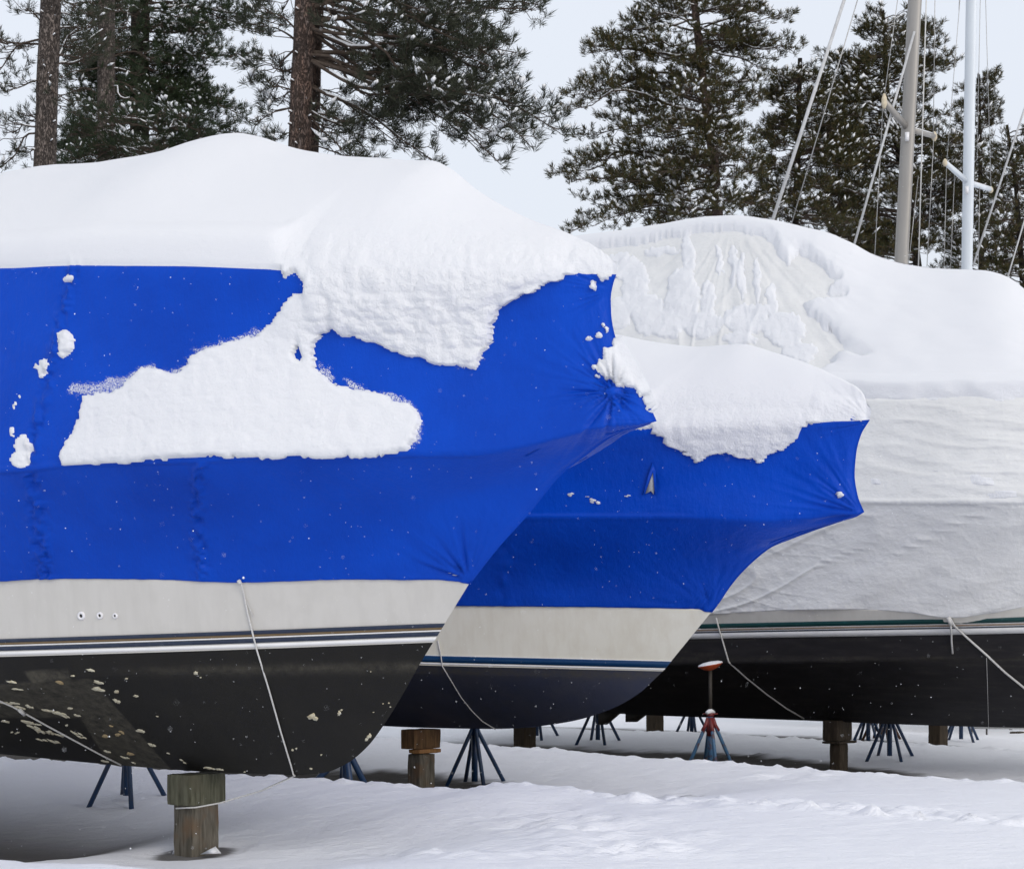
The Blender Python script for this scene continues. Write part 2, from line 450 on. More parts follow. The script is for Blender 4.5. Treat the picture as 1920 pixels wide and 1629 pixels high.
class Hull:
    soft = (2.2, 4.2)
    """Body lofted over stations u (0 at the stem, 1 at the stern) and rows from keel to ridge.
    Each longitudinal line is fitted to the photograph at its own distance from the centre plane."""
    def __init__(s, p, s_aft, lines, segs, nu, vis):
        s.p, s.s_aft, s.lines, s.segs = p, s_aft, lines, segs
        k = int(nu * vis[0])
        g1 = (np.linspace(0, 1, k) ** 1.3) * vis[1]
        g2 = vis[1] + (1 - vis[1]) * np.linspace(0, 1, nu - k + 1)[1:]
        s.G = np.concatenate([g1, g2])
        for L in lines:
            sx, sy = L['pts'][-1]
            L['s0'], L['z0'] = px_on_p(sx, sy, p)
            L['z0'] -= L.get('dz', 0) * .35
            L['f'] = pchip(L['pts'])
            S = L['s0'] + (s_aft - L['s0']) * s.G
            D = L['s0'] - S
            t = L['T'] * (1 - (1 - np.clip(D / L['L'], 0, 1)) ** L.get('e', 2.0))
            if 'narrow' in L:      # hull narrows aft (top of a short cabin and the like)
                t = t * (1 - L['narrow'] * sstep(.5, 1, s.G))
            X, Y = sp2xy(S, p - t)
            px = 960 + F * X / Y
            lo = L.get('xmin', min(q[0] for q in L['pts']))
            Z = H + (HZ - L['f'](px)) / F * Y - L.get('dz', 0) * taper(D)
            bad = px < lo
            if bad.any():
                i0 = np.argmax(bad); zc = Z[max(i0 - 1, 0)]
                slope = (Z[max(i0-1,0)] - Z[max(i0-8,0)]) / (D[max(i0-1,0)] - D[max(i0-8,0)] + 1e-9)
                dd = D - D[max(i0 - 1, 0)]
                Z = np.where(bad, zc + np.clip(slope, -.12, .12) * np.clip(dd, 0, 1.2) * .6, Z)
            Z[0] = L['z0']
            L['S'], L['t'], L['Z'] = S, t, Z
    def rows(s, j, fr):
        A, B = s.lines[j], s.lines[j + 1]; sg = s.segs[j]
        prof = [px_on_p(A['pts'][-1][0], A['pts'][-1][1], s.p)] + [px_on_p(x, y, s.p) for x, y in sg.get('prof', [])] + [px_on_p(B['pts'][-1][0], B['pts'][-1][1], s.p)]
        prof = np.array(prof); prof[0, 1] = A['z0']; prof[-1, 1] = B['z0']
        al = np.concatenate([[0], np.cumsum(np.linalg.norm(np.diff(prof, axis=0), axis=1))]); al /= al[-1] + 1e-9
        fr = np.asarray(fr, float)
        if len(prof) > 2:
            ss = pchip(list(zip(al, prof[:, 0])))(fr); zz = pchip(list(zip(al, prof[:, 1])))(fr)
        else:
            ss = prof[0, 0] + fr * (prof[-1, 0] - prof[0, 0]); zz = prof[0, 1] + fr * (prof[-1, 1] - prof[0, 1])
        G = s.G[None]; f = fr[:, None]
        S = ss[:, None] + (s.s_aft - ss[:, None]) * G
        D = ss[:, None] - S
        fz = 1 - (1 - f) ** sg.get('zq', 1.0)
        t = (1 - f) * A['t'] + f * B['t'] + sg.get('bulge', 0) * np.sin(pi * f) * sstep(0, .25, G)
        if 'bow_in' in sg:       # film pulled inwards near the bow
            t = t - sg['bow_in'] * np.sin(pi * f) * sstep(0, .8, D) * (1 - sstep(.8, 3.2, D))
        t = np.maximum(t, 0)
        Z = (1 - fz) * A['Z'] + fz * B['Z']
        corr = zz - ((1 - fz[:, 0]) * A['z0'] + fz[:, 0] * B['z0'])
        Z = Z + corr[:, None] * np.exp(-D / sg.get('dec', .8))
        return S, t, Z
    def patch(s, j0, j1, counts, warp=None):
        """starboard grid over lines j0..j1"""
        SS, TT, ZZ, row = [], [], [], []
        for j in range(j0, j1):
            n = counts[j - j0]
            fr = np.linspace(0, 1, n + 1)
            if warp and j in warp: fr = fr ** warp[j]
            if j > j0: fr = fr[1:]
            a, b, c = s.rows(j, fr)
            SS.append(a); TT.append(b); ZZ.append(c); row.append(j + fr)
        return np.vstack(SS), np.vstack(TT), np.vstack(ZZ), np.concatenate(row)
    def world(s, S, t, Z):
        X, Y = sp2xy(S, s.p - t)
        return np.stack([X, Y, Z], -1)

def normals(P):
    du = np.gradient(P, axis=1); dv = np.gradient(P, axis=0)
    n = np.cross(du, dv)
    n /= np.linalg.norm(n, axis=-1)[..., None] + 1e-12
    outw = np.array([-ST, -CT, 0.15])
    sgn = np.sign((n * outw).sum(-1)); sgn[sgn == 0] = 1
    return n * sgn[..., None]

def mirror(P, p):
    """mirror through the centre plane of the boat"""
    n = np.array([ST, CT, 0.0])
    d = P @ n - p
    return P - 2 * d[..., None] * n

def both_sides(name, P, p, m, parent, stride=(3, 4), cap=True, attrs=None):
    """fine starboard side, coarser port side, stern closed, one mesh"""
    nr, nc = P.shape[:2]
    ri = sorted(set(list(range(0, nr, stride[0])) + [nr - 1])); ci = sorted(set(list(range(0, nc, stride[1])) + [nc - 1]))
    Q = mirror(P[np.ix_(ri, ci)], p)
    V = np.vstack([P.reshape(-1, 3), Q.reshape(-1, 3)])
    q1 = grid_quads(nr, nc); q2 = grid_quads(len(ri), len(ci), True) + nr * nc
    qs = [q1, q2]
    if cap:
        a = np.array([r * nc + nc - 1 for r in ri]); b = nr * nc + np.arange(len(ri)) * len(ci) + len(ci) - 1
        qs.append(np.stack([a[:-1], b[:-1], b[1:], a[1:]], -1))
    o = mesh_np(name, V, np.vstack(qs), None, m, parent)
    if attrs:
        for k, v in attrs.items():
            attr(o, k, np.concatenate([v.ravel(), v[np.ix_(ri, ci)].ravel()]))
    return o

def snow_sheet(name, base, disp, hmask, m, parent, a=None):
    nn = np.array([ST, CT, 0.0])
    for sl_ in (np.s_[-1], np.s_[:, 0]):
        disp[sl_] = disp[sl_] - (disp[sl_] @ nn)[..., None] * nn
    """snow lying on a surface: base grid moved by disp where hmask > 0, tucked into it elsewhere"""
    V = base + disp
    keep = hmask > 0
    nr, nc = base.shape[:2]
    q = grid_quads(nr, nc)
    kq = keep.ravel()[q].any(1)
    q = q[kq]
    used = np.unique(q); idx = np.full(nr * nc, -1); idx[used] = np.arange(len(used))
    o = mesh_np(name, V.reshape(-1, 3)[used], idx[q], None, m, parent)
    if a is not None:
        for k, v in a.items(): attr(o, k, v.ravel()[used])
    return o

def hit(P, N, x, y, off=0.0):
    """point on grid surface P under photo pixel (x, y)"""
    key = id(P)
    if key not in hit.c:
        hit.c[key] = (proj(P[..., 0], P[..., 1], P[..., 2]), P)
    (gx, gy), _ = hit.c[key]
    i = np.argmin((gx - x) ** 2 + (gy - y) ** 2)
    P0 = P.reshape(-1, 3)[i]; n = N.reshape(-1, 3)[i]
    r = np.array([(x - 960) / F, 1.0, (HZ - y) / F]); C = np.array([0, 0, H])
    dn = r @ n
    k = ((P0 - C) @ n) / dn if abs(dn) > .12 else P0[1]
    k = np.clip(k, P0[1] - .15, P0[1] + .15)
    return C + r * k + n * off, n
hit.c = {}

def blob(mb, P, N, x, y, rx, ry, off=.003, k=9, ang=0, seed=0):
    """thin irregular flake on a surface"""
    rr = random.Random(seed)
    c, n = hit(P, N, x, y, off)
    ring = []
    for i in range(k):
        a = 2 * pi * i / k; q = rr.uniform(.6, 1.25)
        dx, dy = rx * q * cos(a), ry * q * sin(a)
        X = x + dx * cos(ang) - dy * sin(ang); Y = y + dx * sin(ang) + dy * cos(ang)
        # on the tangent plane of the centre
        r = np.array([(X - 960) / F, 1.0, (HZ - Y) / F]); C = np.array([0, 0, H])
        dn = r @ n
        kk = ((c - C) @ n) / dn if abs(dn) > .12 else c[1]
        ring.append(C + r * kk)
    V = np.vstack([ring, [c + n * .001], np.array(ring) - n * .004])
    t = [(i, (i + 1) % k, k) for i in range(k)]
    q = [(i, k + 1 + i, k + 1 + (i + 1) % k, (i + 1) % k) for i in range(k)]
    mb.add(V, q, t)

def strip(name, hull, j, za, zb, m, parent, off=.004, frac=False, base=0):
    """painted band on the hull side between heights za..zb above line j (in metres)"""
    A, B = hull.lines[j], hull.lines[j + 1]
    hgt = B['Z'] - A['Z']
    out_ = []
    for z in (za, (za + zb) / 2, zb):
        f = np.clip(z / hgt, 0, 1)
        t = (1 - f) * A['t'] + f * B['t']
        # stem position along profile
        s0 = A['s0'] + (B['s0'] - A['s0']) * f[0]
        S = s0 + (hull.s_aft - s0) * hull.G
        Z = A['Z'] + z
        out_.append(hull.world(S, t, Z))
    P = np.array(out_)
    N = normals(P)
    Po = P + N * off
    Po[:, 0] = P[:, 0] + np.array([CT, -ST, 0]) * off * .8
    # thin band with depth: face plus returns to the hull
    P2 = np.concatenate([P[:1] - N[:1] * .004, Po, P[-1:] - N[-1:] * .004])
    return both_sides(name, P2, hull.p, m, parent, stride=(1, 4), cap=False)

def snow_thickness(d, Rr):
    q = np.clip(d / Rr, 0, 1)
    return np.sqrt(np.clip(1 - (1 - q) ** 2, 0, 1))

# ---- boat 1 ------------------------------------------------------
P1 = 10.67
sil1 = [(-400, 372), (0, 332), (100, 312), (200, 304), (270, 293), (330, 280), (400, 259), (440, 254), (480, 260), (540, 279), (640, 297),
        (740, 303), (810, 307), (840, 320), (880, 349), (930, 380), (1000, 418), (1080, 449), (1120, 468), (1152, 494)]
edge1 = [(-300, 508), (0, 506), (150, 500), (300, 501), (540, 508), (800, 512), (1060, 512), (1152, 516)]
lines1 = [
    dict(n='keel', pts=[(-300, 1385), (0, 1413), (210, 1433), (400, 1447), (560, 1453)], T=.0, L=.5),
    dict(n='chine', pts=[(-300, 1312), (0, 1286), (130, 1273), (300, 1262), (500, 1257), (700, 1250), (786, 1246)], T=1.5, L=5.2),
    dict(n='water', pts=[(-300, 1238), (0, 1231), (400, 1219), (812, 1204)], T=1.58, L=5.2),
    dict(n='sheer', pts=[(-300, 1088), (0, 1088), (60, 1085), (150, 1084), (300, 1086), (450, 1091), (520, 1089), (650, 1085), (800, 1086), (850, 1088), (879, 1095)], T=1.82, L=6.2, e=1.9),
    dict(n='rail', pts=[(-300, 885), (0, 881), (60, 878), (100, 873), (400, 860), (600, 853), (770, 850), (920, 847), (1000, 834), (1060, 818), (1150, 799), (1228, 790)], T=1.93, L=7.0, e=1.9),
    dict(n='edge', pts=edge1, T=1.66, L=5.4, e=1.9),
    dict(n='ridge', pts=[(x, y) for x, y in sil1], dz=.15, T=.0, L=.5),
]
segs1 = [
    dict(prof=[(612, 1447), (650, 1431), (690, 1398), (722, 1355), (756, 1300)], bulge=-.02, dec=1.5),
    dict(), dict(),
    dict(prof=[(905, 1060), (935, 1023), (990, 962), (1050, 890), (1100, 851), (1152, 815), (1190, 800)], bulge=-.03, bow_in=.07, dec=1.0),
    dict(prof=[(1217, 765), (1196, 716), (1165, 660), (1150, 630), (1143, 590), (1142, 560), (1146, 535)], bulge=-.02, bow_in=.10, dec=.9),
    dict(zq=1.35),
]
H1 = Hull(P1, -19.4, lines1, segs1, 460, (.88, .62))

def add_caps(parent): pass

yacht1 = empty('motor_yacht', (*sp2xy(-13, P1), 0))
def world_parent(o, par):
    o.parent = par
    o.matrix_parent_inverse.identity()
    o.location = (-par.location.x, -par.location.y, -par.location.z)
tag(yacht1, 'nearest motor yacht with chipped black bottom under a blue wrap with snow patches', 'boat', 'shrink wrapped boats in a row')

def bottom_and_side(hl, nb, mb_, mt, parent, wear=None):
    S, t, Z, row = hl.patch(0, 2, nb)
    P = hl.world(S, t, Z)
    px, py = proj(P[..., 0], P[..., 1], P[..., 2])
    w = wear(px, py, row[:, None] + 0 * px) if wear else np.zeros(px.shape)
    b = both_sides('hull_bottom', P, hl.p, mb_, None, attrs={'wear': w})
    # topsides run on a little way under the wrap
    S2, t2, Z2, r2 = hl.patch(2, 3, (24,))
    Pt = hl.world(S2, t2, Z2)
    a3, b3, c3 = hl.rows(3, np.array([.04, .10, .16]))
    Pe = hl.world(a3, np.maximum(b3 - .015, 0), c3)
    Pt = np.concatenate([Pt, Pe])
    tp = both_sides('topsides', Pt, hl.p, mt, None)
    for o in (b, tp): world_parent(o, parent)
    return P, Pt

def seam(px, line, w):
    """distance falloff from a seam given as x(y)"""
    return np.exp(-(px - line) ** 2 / (2 * w * w))

def wear1(px, py, row):
    # faded older paint: a slanting band on the bottom and a scuffed band under the boot stripe
    a = poly_sd(px, py, [(-300, 1300), (70, 1278), (140, 1275), (170, 1272), (325, 1447), (210, 1440), (150, 1345), (-300, 1345)]).reshape(px.shape)
    band = sstep(-1.5, 1.5, a) * .75 * (1 - .5 * sstep(60, -200, px))
    b = np.exp(-((py - (1258 - .016 * (px - 300))) / 9.0) ** 2) * sstep(150, 420, px) * .55
    c = poly_sd(px, py, [(45, 1258), (128, 1256), (133, 1273), (60, 1280)]).reshape(px.shape)
    return np.clip(band + b + sstep(-2, 2, c) * .8, 0, 1) * (row >= 0)
PB1, PT1 = bottom_and_side(H1, (64, 10), M['bot1'], M['gel1'], yacht1, wear1)
NB1 = normals(PB1); NT1 = normals(PT1)
for nm, za, zb, mt in (('boot_stripe', .012, .036, 'pin_white'), ('accent_stripe', .044, .072, 'navy'), ('pinstripe', .076, .085, 'pin_white'),
                       ('accent_stripe', .085, .102, 'gold'), ('accent_stripe', .102, .128, 'navy')):
    world_parent(strip(nm, H1, 2, za, zb, M[mt], None), yacht1)

def wrap_grid(hl, counts, warp, off=.014):
    S, t, Z, row = hl.patch(3, 6, counts, warp)
    # the film bridges the rail line near the bow: average its width across rows there
    D = S[:, :1] - S
    w = (1 - sstep(hl.soft[0], hl.soft[1], D)) * sstep(0, .4, D) * (np.exp(-((row - 4) / .95) ** 2))[:, None]
    for _ in range(400):
        A = t.copy(); A[1:-1] = .25 * t[:-2] + .5 * t[1:-1] + .25 * t[2:]
        t = t * (1 - w) + A * w
        A = Z.copy(); A[1:-1] = .25 * Z[:-2] + .5 * Z[1:-1] + .25 * Z[2:]
        Z = Z * (1 - w) + A * w
    P = hl.world(S, t, Z)
    N = normals(P)
    return P, N, row, S

def film_noise(P, px, py, D, seed, amp=1.0):
    """shrink film relief in metres: gentle sags plus shallow stretched creases"""
    r = .020 * fbm(P * .8, 3, seed) + .0025 * fbm(P * np.array([4, 4, 7.]), 3, seed + 5)
    return r * amp

def radial(px, py, cx, cy, k, R0, seed):
    a = np.arctan2(py - cy, px - cx); r = np.hypot(px - cx, py - cy)
    P = np.stack([np.cos(a) * k, np.sin(a) * k, r / 160.0 + 0 * a], -1)
    n = vnoise(P, seed) + .5 * vnoise(P * 2.1, seed + 1)
    return -np.abs(n) * np.exp(-(r / R0) ** 1.3) * sstep(2, 22, r)

def wrap1_disp(P, px, py, G):
    d = film_noise(P, px, py, 0, 3)
    d += .060 * radial(px, py, 1150, 733, 6, 70, 21) + .03 * radial(px, py, 1150, 733, 15, 60, 23)           # gathered film at the bow rail
    d += .014 * radial(px, py, 1226, 790, 7, 80, 25)
    d += .045 * radial(px, py, 880, 1088, 6, 75, 31)           # knot of film at the stem
    d += .03 * radial(px, py, 1150, 545, 6, 60, 33)
    # long creases fanning along the stem
    f = np.exp(-((px - (1228 - (py - 790) * .98)) / 42.0) ** 2) * (py > 800) * (py < 1090)
    d += .012 * f * vnoise(np.stack([(px + py) / 90., (px - py * .4) / 11., px * 0], -1), 41)
    # heat welded seams with puckers
    for sx, y0, y1, sd, w in ((lambda y: 142 - (y - 500) * .235, 500, 875, 51, 9), (lambda y: 375 + 4 * np.sin(y / 40), 862, 1088, 53, 10),
                              (lambda y: 62 + (y - 880) * .12, 885, 1088, 55, 11)):
        m = seam(px, sx(py), w) * sstep(y0 - 4, y0 + 6, py) * (1 - sstep(y1 - 6, y1 + 4, py))
        d += m * (.010 + .024 * vnoise(np.stack([px / 9., py / 16., px * 0], -1), sd) + .014 * vnoise(np.stack([px / 4., py / 6., px * 0], -1), sd + 1))
    # puckers hanging from the roof edge and along the hem
    eg = H1.lines[5]['f'](np.clip(px, -300, 1152)) + 3
    d += .003 * np.exp(-np.clip(py - eg, 0, 200) / 9.) * (py > eg) * np.sin(px / 3.1 + py / 3.) * (px < 520)
    d += .006 * np.exp(-(1092 - py) / 14.) * (py < 1094) * (py > 1010) * vnoise(np.stack([px / 14., py / 40., px * 0], -1), 61)
    # rail line stands proud
    rl = H1.lines[4]['f'](np.clip(px, 0, 1228))
    d += .012 * np.exp(-((py - rl) / 4.5) ** 2) * (1 - sstep(880, 960, px))
    d *= sstep(0, .012, G)
    return d

def build_wrap(hl, counts, warp, dispf, m, parent, name='shrink_wrap', off=.014):
    P, N, row, S = wrap_grid(hl, counts, warp)
    px, py = proj(P[..., 0], P[..., 1], P[..., 2])
    G = np.broadcast_to(hl.G[None], px.shape)
    d = dispf(P, px, py, G)
    hemoff = off * np.ones_like(G)
    Pw = P + N * (d + hemoff * sstep(0, .006, G))[..., None]
    Pw[:, 0] = P[:, 0] + np.array([CT, -ST, 0]) * off
    nn = np.array([ST, CT, 0.0])
    for sl_ in (np.s_[-1], np.s_[:, 0]):      # both sides meet on the centre plane
        Pw[sl_] = Pw[sl_] - ((Pw[sl_] @ nn) - hl.p)[..., None] * nn
    # hem: film turned in against the hull
    hem = Pw[:1] - N[:1] * .016
    hem[..., 2] -= .002
    Pm = np.concatenate([hem, Pw])
    o = both_sides(name, Pm, hl.p, m, None)
    world_parent(o, parent)
    return Pw, N, row, S, px, py, G

W1, NW1, row1, S1, px1, py1, G1 = build_wrap(H1, (120, 150, 46), {5: 1.8}, wrap1_disp, M['blue_wrap'], yacht1)

def roof_snow(hl, row, G, Pw, N, Hs=.15, ov=.05, slid=0):
    """thick smooth layer on the rows above the roof edge: returns displacement and mask"""
    f = np.clip(row - 5, 0, 1)[:, None] + 0 * G
    tt_ = hl.lines[5]['t'][None]
    arc = f * (tt_ + .35)
    up = snow_thickness(arc, .10 + 1.1 * slid)
    outv = np.array([-ST, -CT, 0.0])
    disp = np.zeros(Pw.shape)
    D_ = hl.lines[5]['s0'] - hl.lines[5]['S'][None]
    disp[..., 2] = Hs * up * taper(D_)
    bul = ov * np.sqrt(np.clip(np.sin(pi * np.clip(arc / .22, 0, 1)), 0, 1)) * (arc < .22) * np.clip(tt_ / .3, 0, 1) * (1 - slid)
    disp += outv * bul[..., None]
    return disp, up

def jitter(px, py, seed, a1=5, a2=2.5):
    Q = np.stack([px / 24., py / 24., 0 * px], -1); Q2 = Q * 4.1
    dx = a1 * vnoise(Q, seed) + a2 * vnoise(Q2, seed + 1)
    dy = a1 * vnoise(Q, seed + 2) + a2 * vnoise(Q2, seed + 3)
    return px + dx, py + dy

poly1 = [(-700, 480), (0, 500), (150, 495), (300, 496), (440, 500), (535, 506), (535, 519), (560, 520), (574, 534), (573, 547), (552, 552), (535, 566), (516, 590),
         (505, 612), (494, 622), (470, 631), (445, 636), (410, 648), (385, 656), (362, 668), (354, 684), (330, 698), (300, 692), (265, 692), (252, 705), (237, 727),
         (205, 739), (162, 744), (158, 762), (152, 785), (135, 815), (120, 845), (115, 857), (122, 871), (180, 868), (270, 862), (390, 856), (470, 855), (600, 853),
         (740, 849), (768, 845), (784, 822), (789, 798), (783, 775), (757, 755), (718, 741), (680, 734), (640, 727), (620, 716), (600, 692), (589, 670), (586, 650),
         (603, 630), (630, 618), (645, 630), (680, 638), (720, 646), (735, 660), (780, 671), (820, 683), (860, 690), (895, 690), (904, 665), (915, 650), (925, 640),
         (928, 600), (945, 575), (980, 552), (1000, 548), (1030, 530), (1055, 522), (1062, 509), (1116, 508), (1124, 522), (1142, 523), (1150, 512), (1300, 505), (1300, 60), (-700, 60)]
bow1 = [(1150, 626), (1168, 642), (1184, 662), (1204, 697), (1216, 732), (1226, 772), (1216, 770), (1204, 748), (1186, 728), (1166, 720), (1150, 719), (1134, 706), (1117, 690),
        (1124, 676), (1132, 666), (1131, 656), (1146, 652)]
small1 = [(129, 522, 9, 6), (125, 643, 15, 22), (118, 660, 6, 12), (84, 692, 11, 20), (70, 690, 5, 7), (47, 838, 16, 22), (42, 862, 18, 16), (27, 811, 4, 11), (36, 745, 3, 6), (31, 758, 3, 8),
          (1115, 535, 6, 13), (1108, 640, 8, 4), (1125, 632, 5, 4), (1132, 608, 3, 6), (1118, 688, 5, 4), (1137, 622, 3, 9), (1158, 722, 7, 5), (1121, 705, 5, 3)]
jx, jy = jitter(px1, py1, 71, 4, 3)
_k = 1 - .60 * sstep(825, 842, py1) - .85 * (py1 < 515) * (px1 < 530); jx = px1 + (jx - px1) * _k; jy = py1 + (jy - py1) * _k
sd1 = poly_sd(jx, jy, poly1).reshape(px1.shape)
hole = [(552, 668), (558, 652), (561, 640), (564, 652), (570, 670), (563, 679), (556, 674)]
sd1 = np.minimum(sd1, -poly_sd(px1, py1, hole).reshape(px1.shape) + .5)
sb1 = poly_sd(jx, jy, bow1).reshape(px1.shape)
sd1 = np.maximum(sd1, sb1)
for (x, y, a, b) in small1:
    sd1 = np.maximum(sd1, (1 - np.hypot((jx - x) / a, (jy - y) / b)) * min(a, b))
below = (row1 <= 5)[:, None] & np.ones(px1.shape, bool)
side = np.where(below, sd1, np.where(row1[:, None] > 5, 60, sd1))
Hside = .035 + .050 * sstep(720, 560, py1) * sstep(480, 600, px1) * sstep(1150, 1000, px1) + .02 * sstep(800, 860, py1)
Hside = np.where(np.minimum(sd1, 99) == sb1, .030, Hside)
Hside = np.where(px1 < 105, .018, Hside)
hs = Hside * snow_thickness(side, 9.0)
lump = (2.4 * np.abs(vnoise(W1 * 8, 81)) - .8) * .55 + (2.4 * np.abs(vnoise(W1 * 19, 84)) - .8) * .35 + fbm(W1 * 5, 2, 82) * .4 + fbm(W1 * 34, 2, 83) * .2
slide = sstep(.2, 1, sstep(500, 640, px1) * sstep(440, 540, py1) * sstep(720, 660, py1) * sstep(1100, 950, px1))
amp = .006 + .013 * slide
hs = hs + np.clip(hs / .03, 0, 1) * lump * amp
ke = np.argmax(row1 >= 5)
def smooth1(a, n=9):
    k = np.hanning(n * 2 + 1); k /= k.sum(); return np.convolve(np.pad(a, n, mode='edge'), k, 'valid')
slid1 = smooth1(sstep(-2, 10, sd1[ke]) * (px1[ke] < 1070))
rd, upr = roof_snow(H1, row1, G1, W1, NW1, slid=slid1[None])
def shoulder(W, N, base, row, slid, lumpn):
    V = W + base
    wgt = (np.exp(-((row - 5) / .30) ** 2)[:, None] * slid)[..., None]
    for _ in range(220):
        A = V.copy(); A[1:-1] = .25 * V[:-2] + .5 * V[1:-1] + .25 * V[2:]
        V = V * (1 - wgt) + A * wgt
    h = ((V - W) * N).sum(-1)
    need = np.where(wgt[..., 0] > .02, np.clip(.035 - h, 0, .3), 0)
    need = np.where(h < .035, need, 0)
    V = V + N * need[..., None] * np.clip(wgt * 8, 0, 1)
    return V - W + normals(V) * lumpn[..., None]
hs0 = Hside * snow_thickness(side, 9.0)
roughroof = sstep(430, 520, py1) * sstep(480, 640, px1)
slope = upr[..., None]
base1 = np.where(below[..., None], NW1 * np.maximum(hs0, .004)[..., None], rd + NW1 * (hs0[ke][None, :, None] * (1 - slope)) * slid1[None, :, None])
lumpn = np.where(below, np.clip(hs0 / .03, 0, 1) * lump * amp, lump * (.003 * roughroof + .009 * slid1[None] * (1 - slope[..., 0])))
disp = shoulder(W1, NW1, base1, row1, slid1[None], lumpn)
disp[..., 2] += np.where(below, 0, .02 * fbm(W1 * 1.2, 2, 85) * sstep(0, .5, (row1[:, None] - 5)))
# nose of snow over the front corner
mask1 = np.where(below, side > 0, True)
disp = np.where(mask1[..., None], disp, -NW1 * .010)
nose = np.exp(-((1 - G1 * 0) * (S1[0, 0] * 0))) * 0
disp[:, :3, :] += ((row1 > 5)[:, None] * np.array([1., .6, .2])[None])[..., None] * np.array([CT, -ST, 0]) * .012 * np.clip((row1[:, None, None] - 5) * 8, 0, 1)
bowst = ((sb1[:, 1] > 0))[:, None]
disp[:, 0, :] = np.where(bowst, np.array([CT, -ST, 0.4]) * .045, disp[:, 0, :])
sn = snow_sheet('snow_cover', W1, disp, np.where(mask1, 1, -1), M['snow_rough'], None, {'lumpy': np.where(below, .22 + .25 * slide, .10 + .20 * roughroof)})
world_parent(sn, yacht1)
# far side of the roof
def port_snow(hl, row, W, disp, m, parent, stride=3):
    r = np.where(row >= 5)[0]; r = r[::2] if r[-1] == r[::2][-1] else np.append(r[::2], r[-1])
    c = sorted(set(list(range(0, W.shape[1], stride)) + [W.shape[1] - 1]))
    D = disp[np.ix_(r, c)].copy()
    B = W[np.ix_(r, c)]
    Pq = mirror(B + D, hl.p)
    o = mesh_np('snow_cover', Pq.reshape(-1, 3), grid_quads(len(r), len(c), True), None, m, None)
    world_parent(o, parent)
port_snow(H1, row1, W1, disp, M['snow'], yacht1)

def frost(W, N, px, py, polys, parent, seed):
    jx, jy = jitter(px, py, seed, 6, 4)
    sd = np.full(px.shape, -1e9)
    for pl in polys: sd = np.maximum(sd, poly_sd(jx, jy, pl).reshape(px.shape))
    o = snow_sheet('frost', W, N * .0035, sd, M['frost'], None, {'dens': np.clip(sd / 4.0, 0, 1) * .22 - .07})
    world_parent(o, parent)
frost(W1, NW1, px1, py1, [
    [(130, 724), (150, 717), (185, 713), (240, 705), (262, 690), (300, 700), (235, 745), (160, 745), (130, 742)],
    [(255, 700), (265, 687), (290, 686), (325, 692), (354, 684), (362, 700), (300, 712), (262, 712)],
    [(352, 685), (354, 664), (385, 648), (410, 643), (440, 630), (470, 625), (497, 618), (497, 635), (440, 655), (380, 672), (360, 700)],
    [(598, 680), (612, 688), (628, 692), (625, 708), (618, 722), (600, 700)],
    [(640, 710), (655, 708), (682, 722), (690, 735), (720, 735), (752, 748), (780, 768), (793, 795), (788, 830), (775, 850), (760, 770), (700, 745), (650, 730)],
    [(840, 660), (895, 650), (905, 665), (898, 694), (860, 694)]], yacht1, 91)

# chips of missing bottom paint
cream = [(182, 1292, 12, 5, .15), (20, 1278, 9, 3, .1), (30, 1292, 10, 2, .1), (168, 1256, 8, 3, .1), (137, 1267, 5, 2.5, 0), (183, 1279, 10, 3, .3), (218, 1297, 5, 4, 0),
         (237, 1272, 4, 2, 0), (217, 1314, 7, 4, .6), (255, 1305, 6, 3, .2), (131, 1328, 6, 2.5, .2), (143, 1341, 7, 2, .3), (8, 1318, 12, 3, .1), (25, 1318, 10, 2, .2),
         (35, 1327, 11, 4, .35), (54, 1325, 8, 3, .4), (88, 1332, 14, 3, .2), (108, 1337, 14, 4, .3), (120, 1343, 9, 2, .5), (8, 1352, 8, 3, .2), (50, 1354, 12, 4, .3),
         (60, 1363, 12, 3, .4), (72, 1370, 10, 5, .4), (68, 1358, 8, 2, .1), (92, 1373, 8, 4, .2), (110, 1378, 12, 2, .3), (22, 1373, 3, 2, 0), (32, 1374, 6, 2, -.4),
         (75, 1387, 12, 2, .3), (98, 1390, 12, 2.5, .4), (140, 1375, 12, 2, .5), (150, 1382, 10, 2, .4), (125, 1360, 4, 2, 0), (262, 1370, 8, 3.5, .2), (283, 1396, 7, 3, .5),
         (200, 1409, 7, 2, .3), (195, 1427, 8, 2, .3), (232, 1420, 9, 1.8, .4), (250, 1430, 6, 1.6, .4), (367, 1262, 6, 4, .3), (376, 1270, 2, 1.5, 0), (392, 1440, 9, 2.5, .2), (410, 1442, 8, 2.5, .1),
         (384, 1439, 4, 2, 0), (458, 1447, 3, 1.2, 0), (548, 1406, 3.5, 3, .5), (555, 1403, 2, 2, 0), (583, 1343, 11, 7, -.2), (636, 1337, 4, 6, .3), (640, 1331, 3, 2, 0), (602, 1415, 2, 2, 0),
         (583, 1441, 3.5, 2, .3), (692, 1380, 4, 8, .7), (687, 1386, 3, 4, .6), (340, 1425, 5, 1.2, .4), (346, 1430, 5, 1.2, .4), (315, 1412, 4, 1.2, .4), (295, 1343, 3, 1, .3),
         (729, 1318, 2, 1.5, 0), (718, 1319, 1.6, 1.2, 0), (732, 1325, 2, 1.3, 0), (700, 1335, 2, 1, 0), (695, 1259, 1.5, 1, 0)]
tan = [(112, 1280, 9, 3.5, .4), (198, 1380, 7, 3, .1), (221, 1377, 6, 3, 0), (230, 1374, 5, 2, .6), (243, 1413, 8, 3, .2), (208, 1361, 4, 1.5, .2), (225, 1371, 3, 1.5, 0)]
mb = MB()
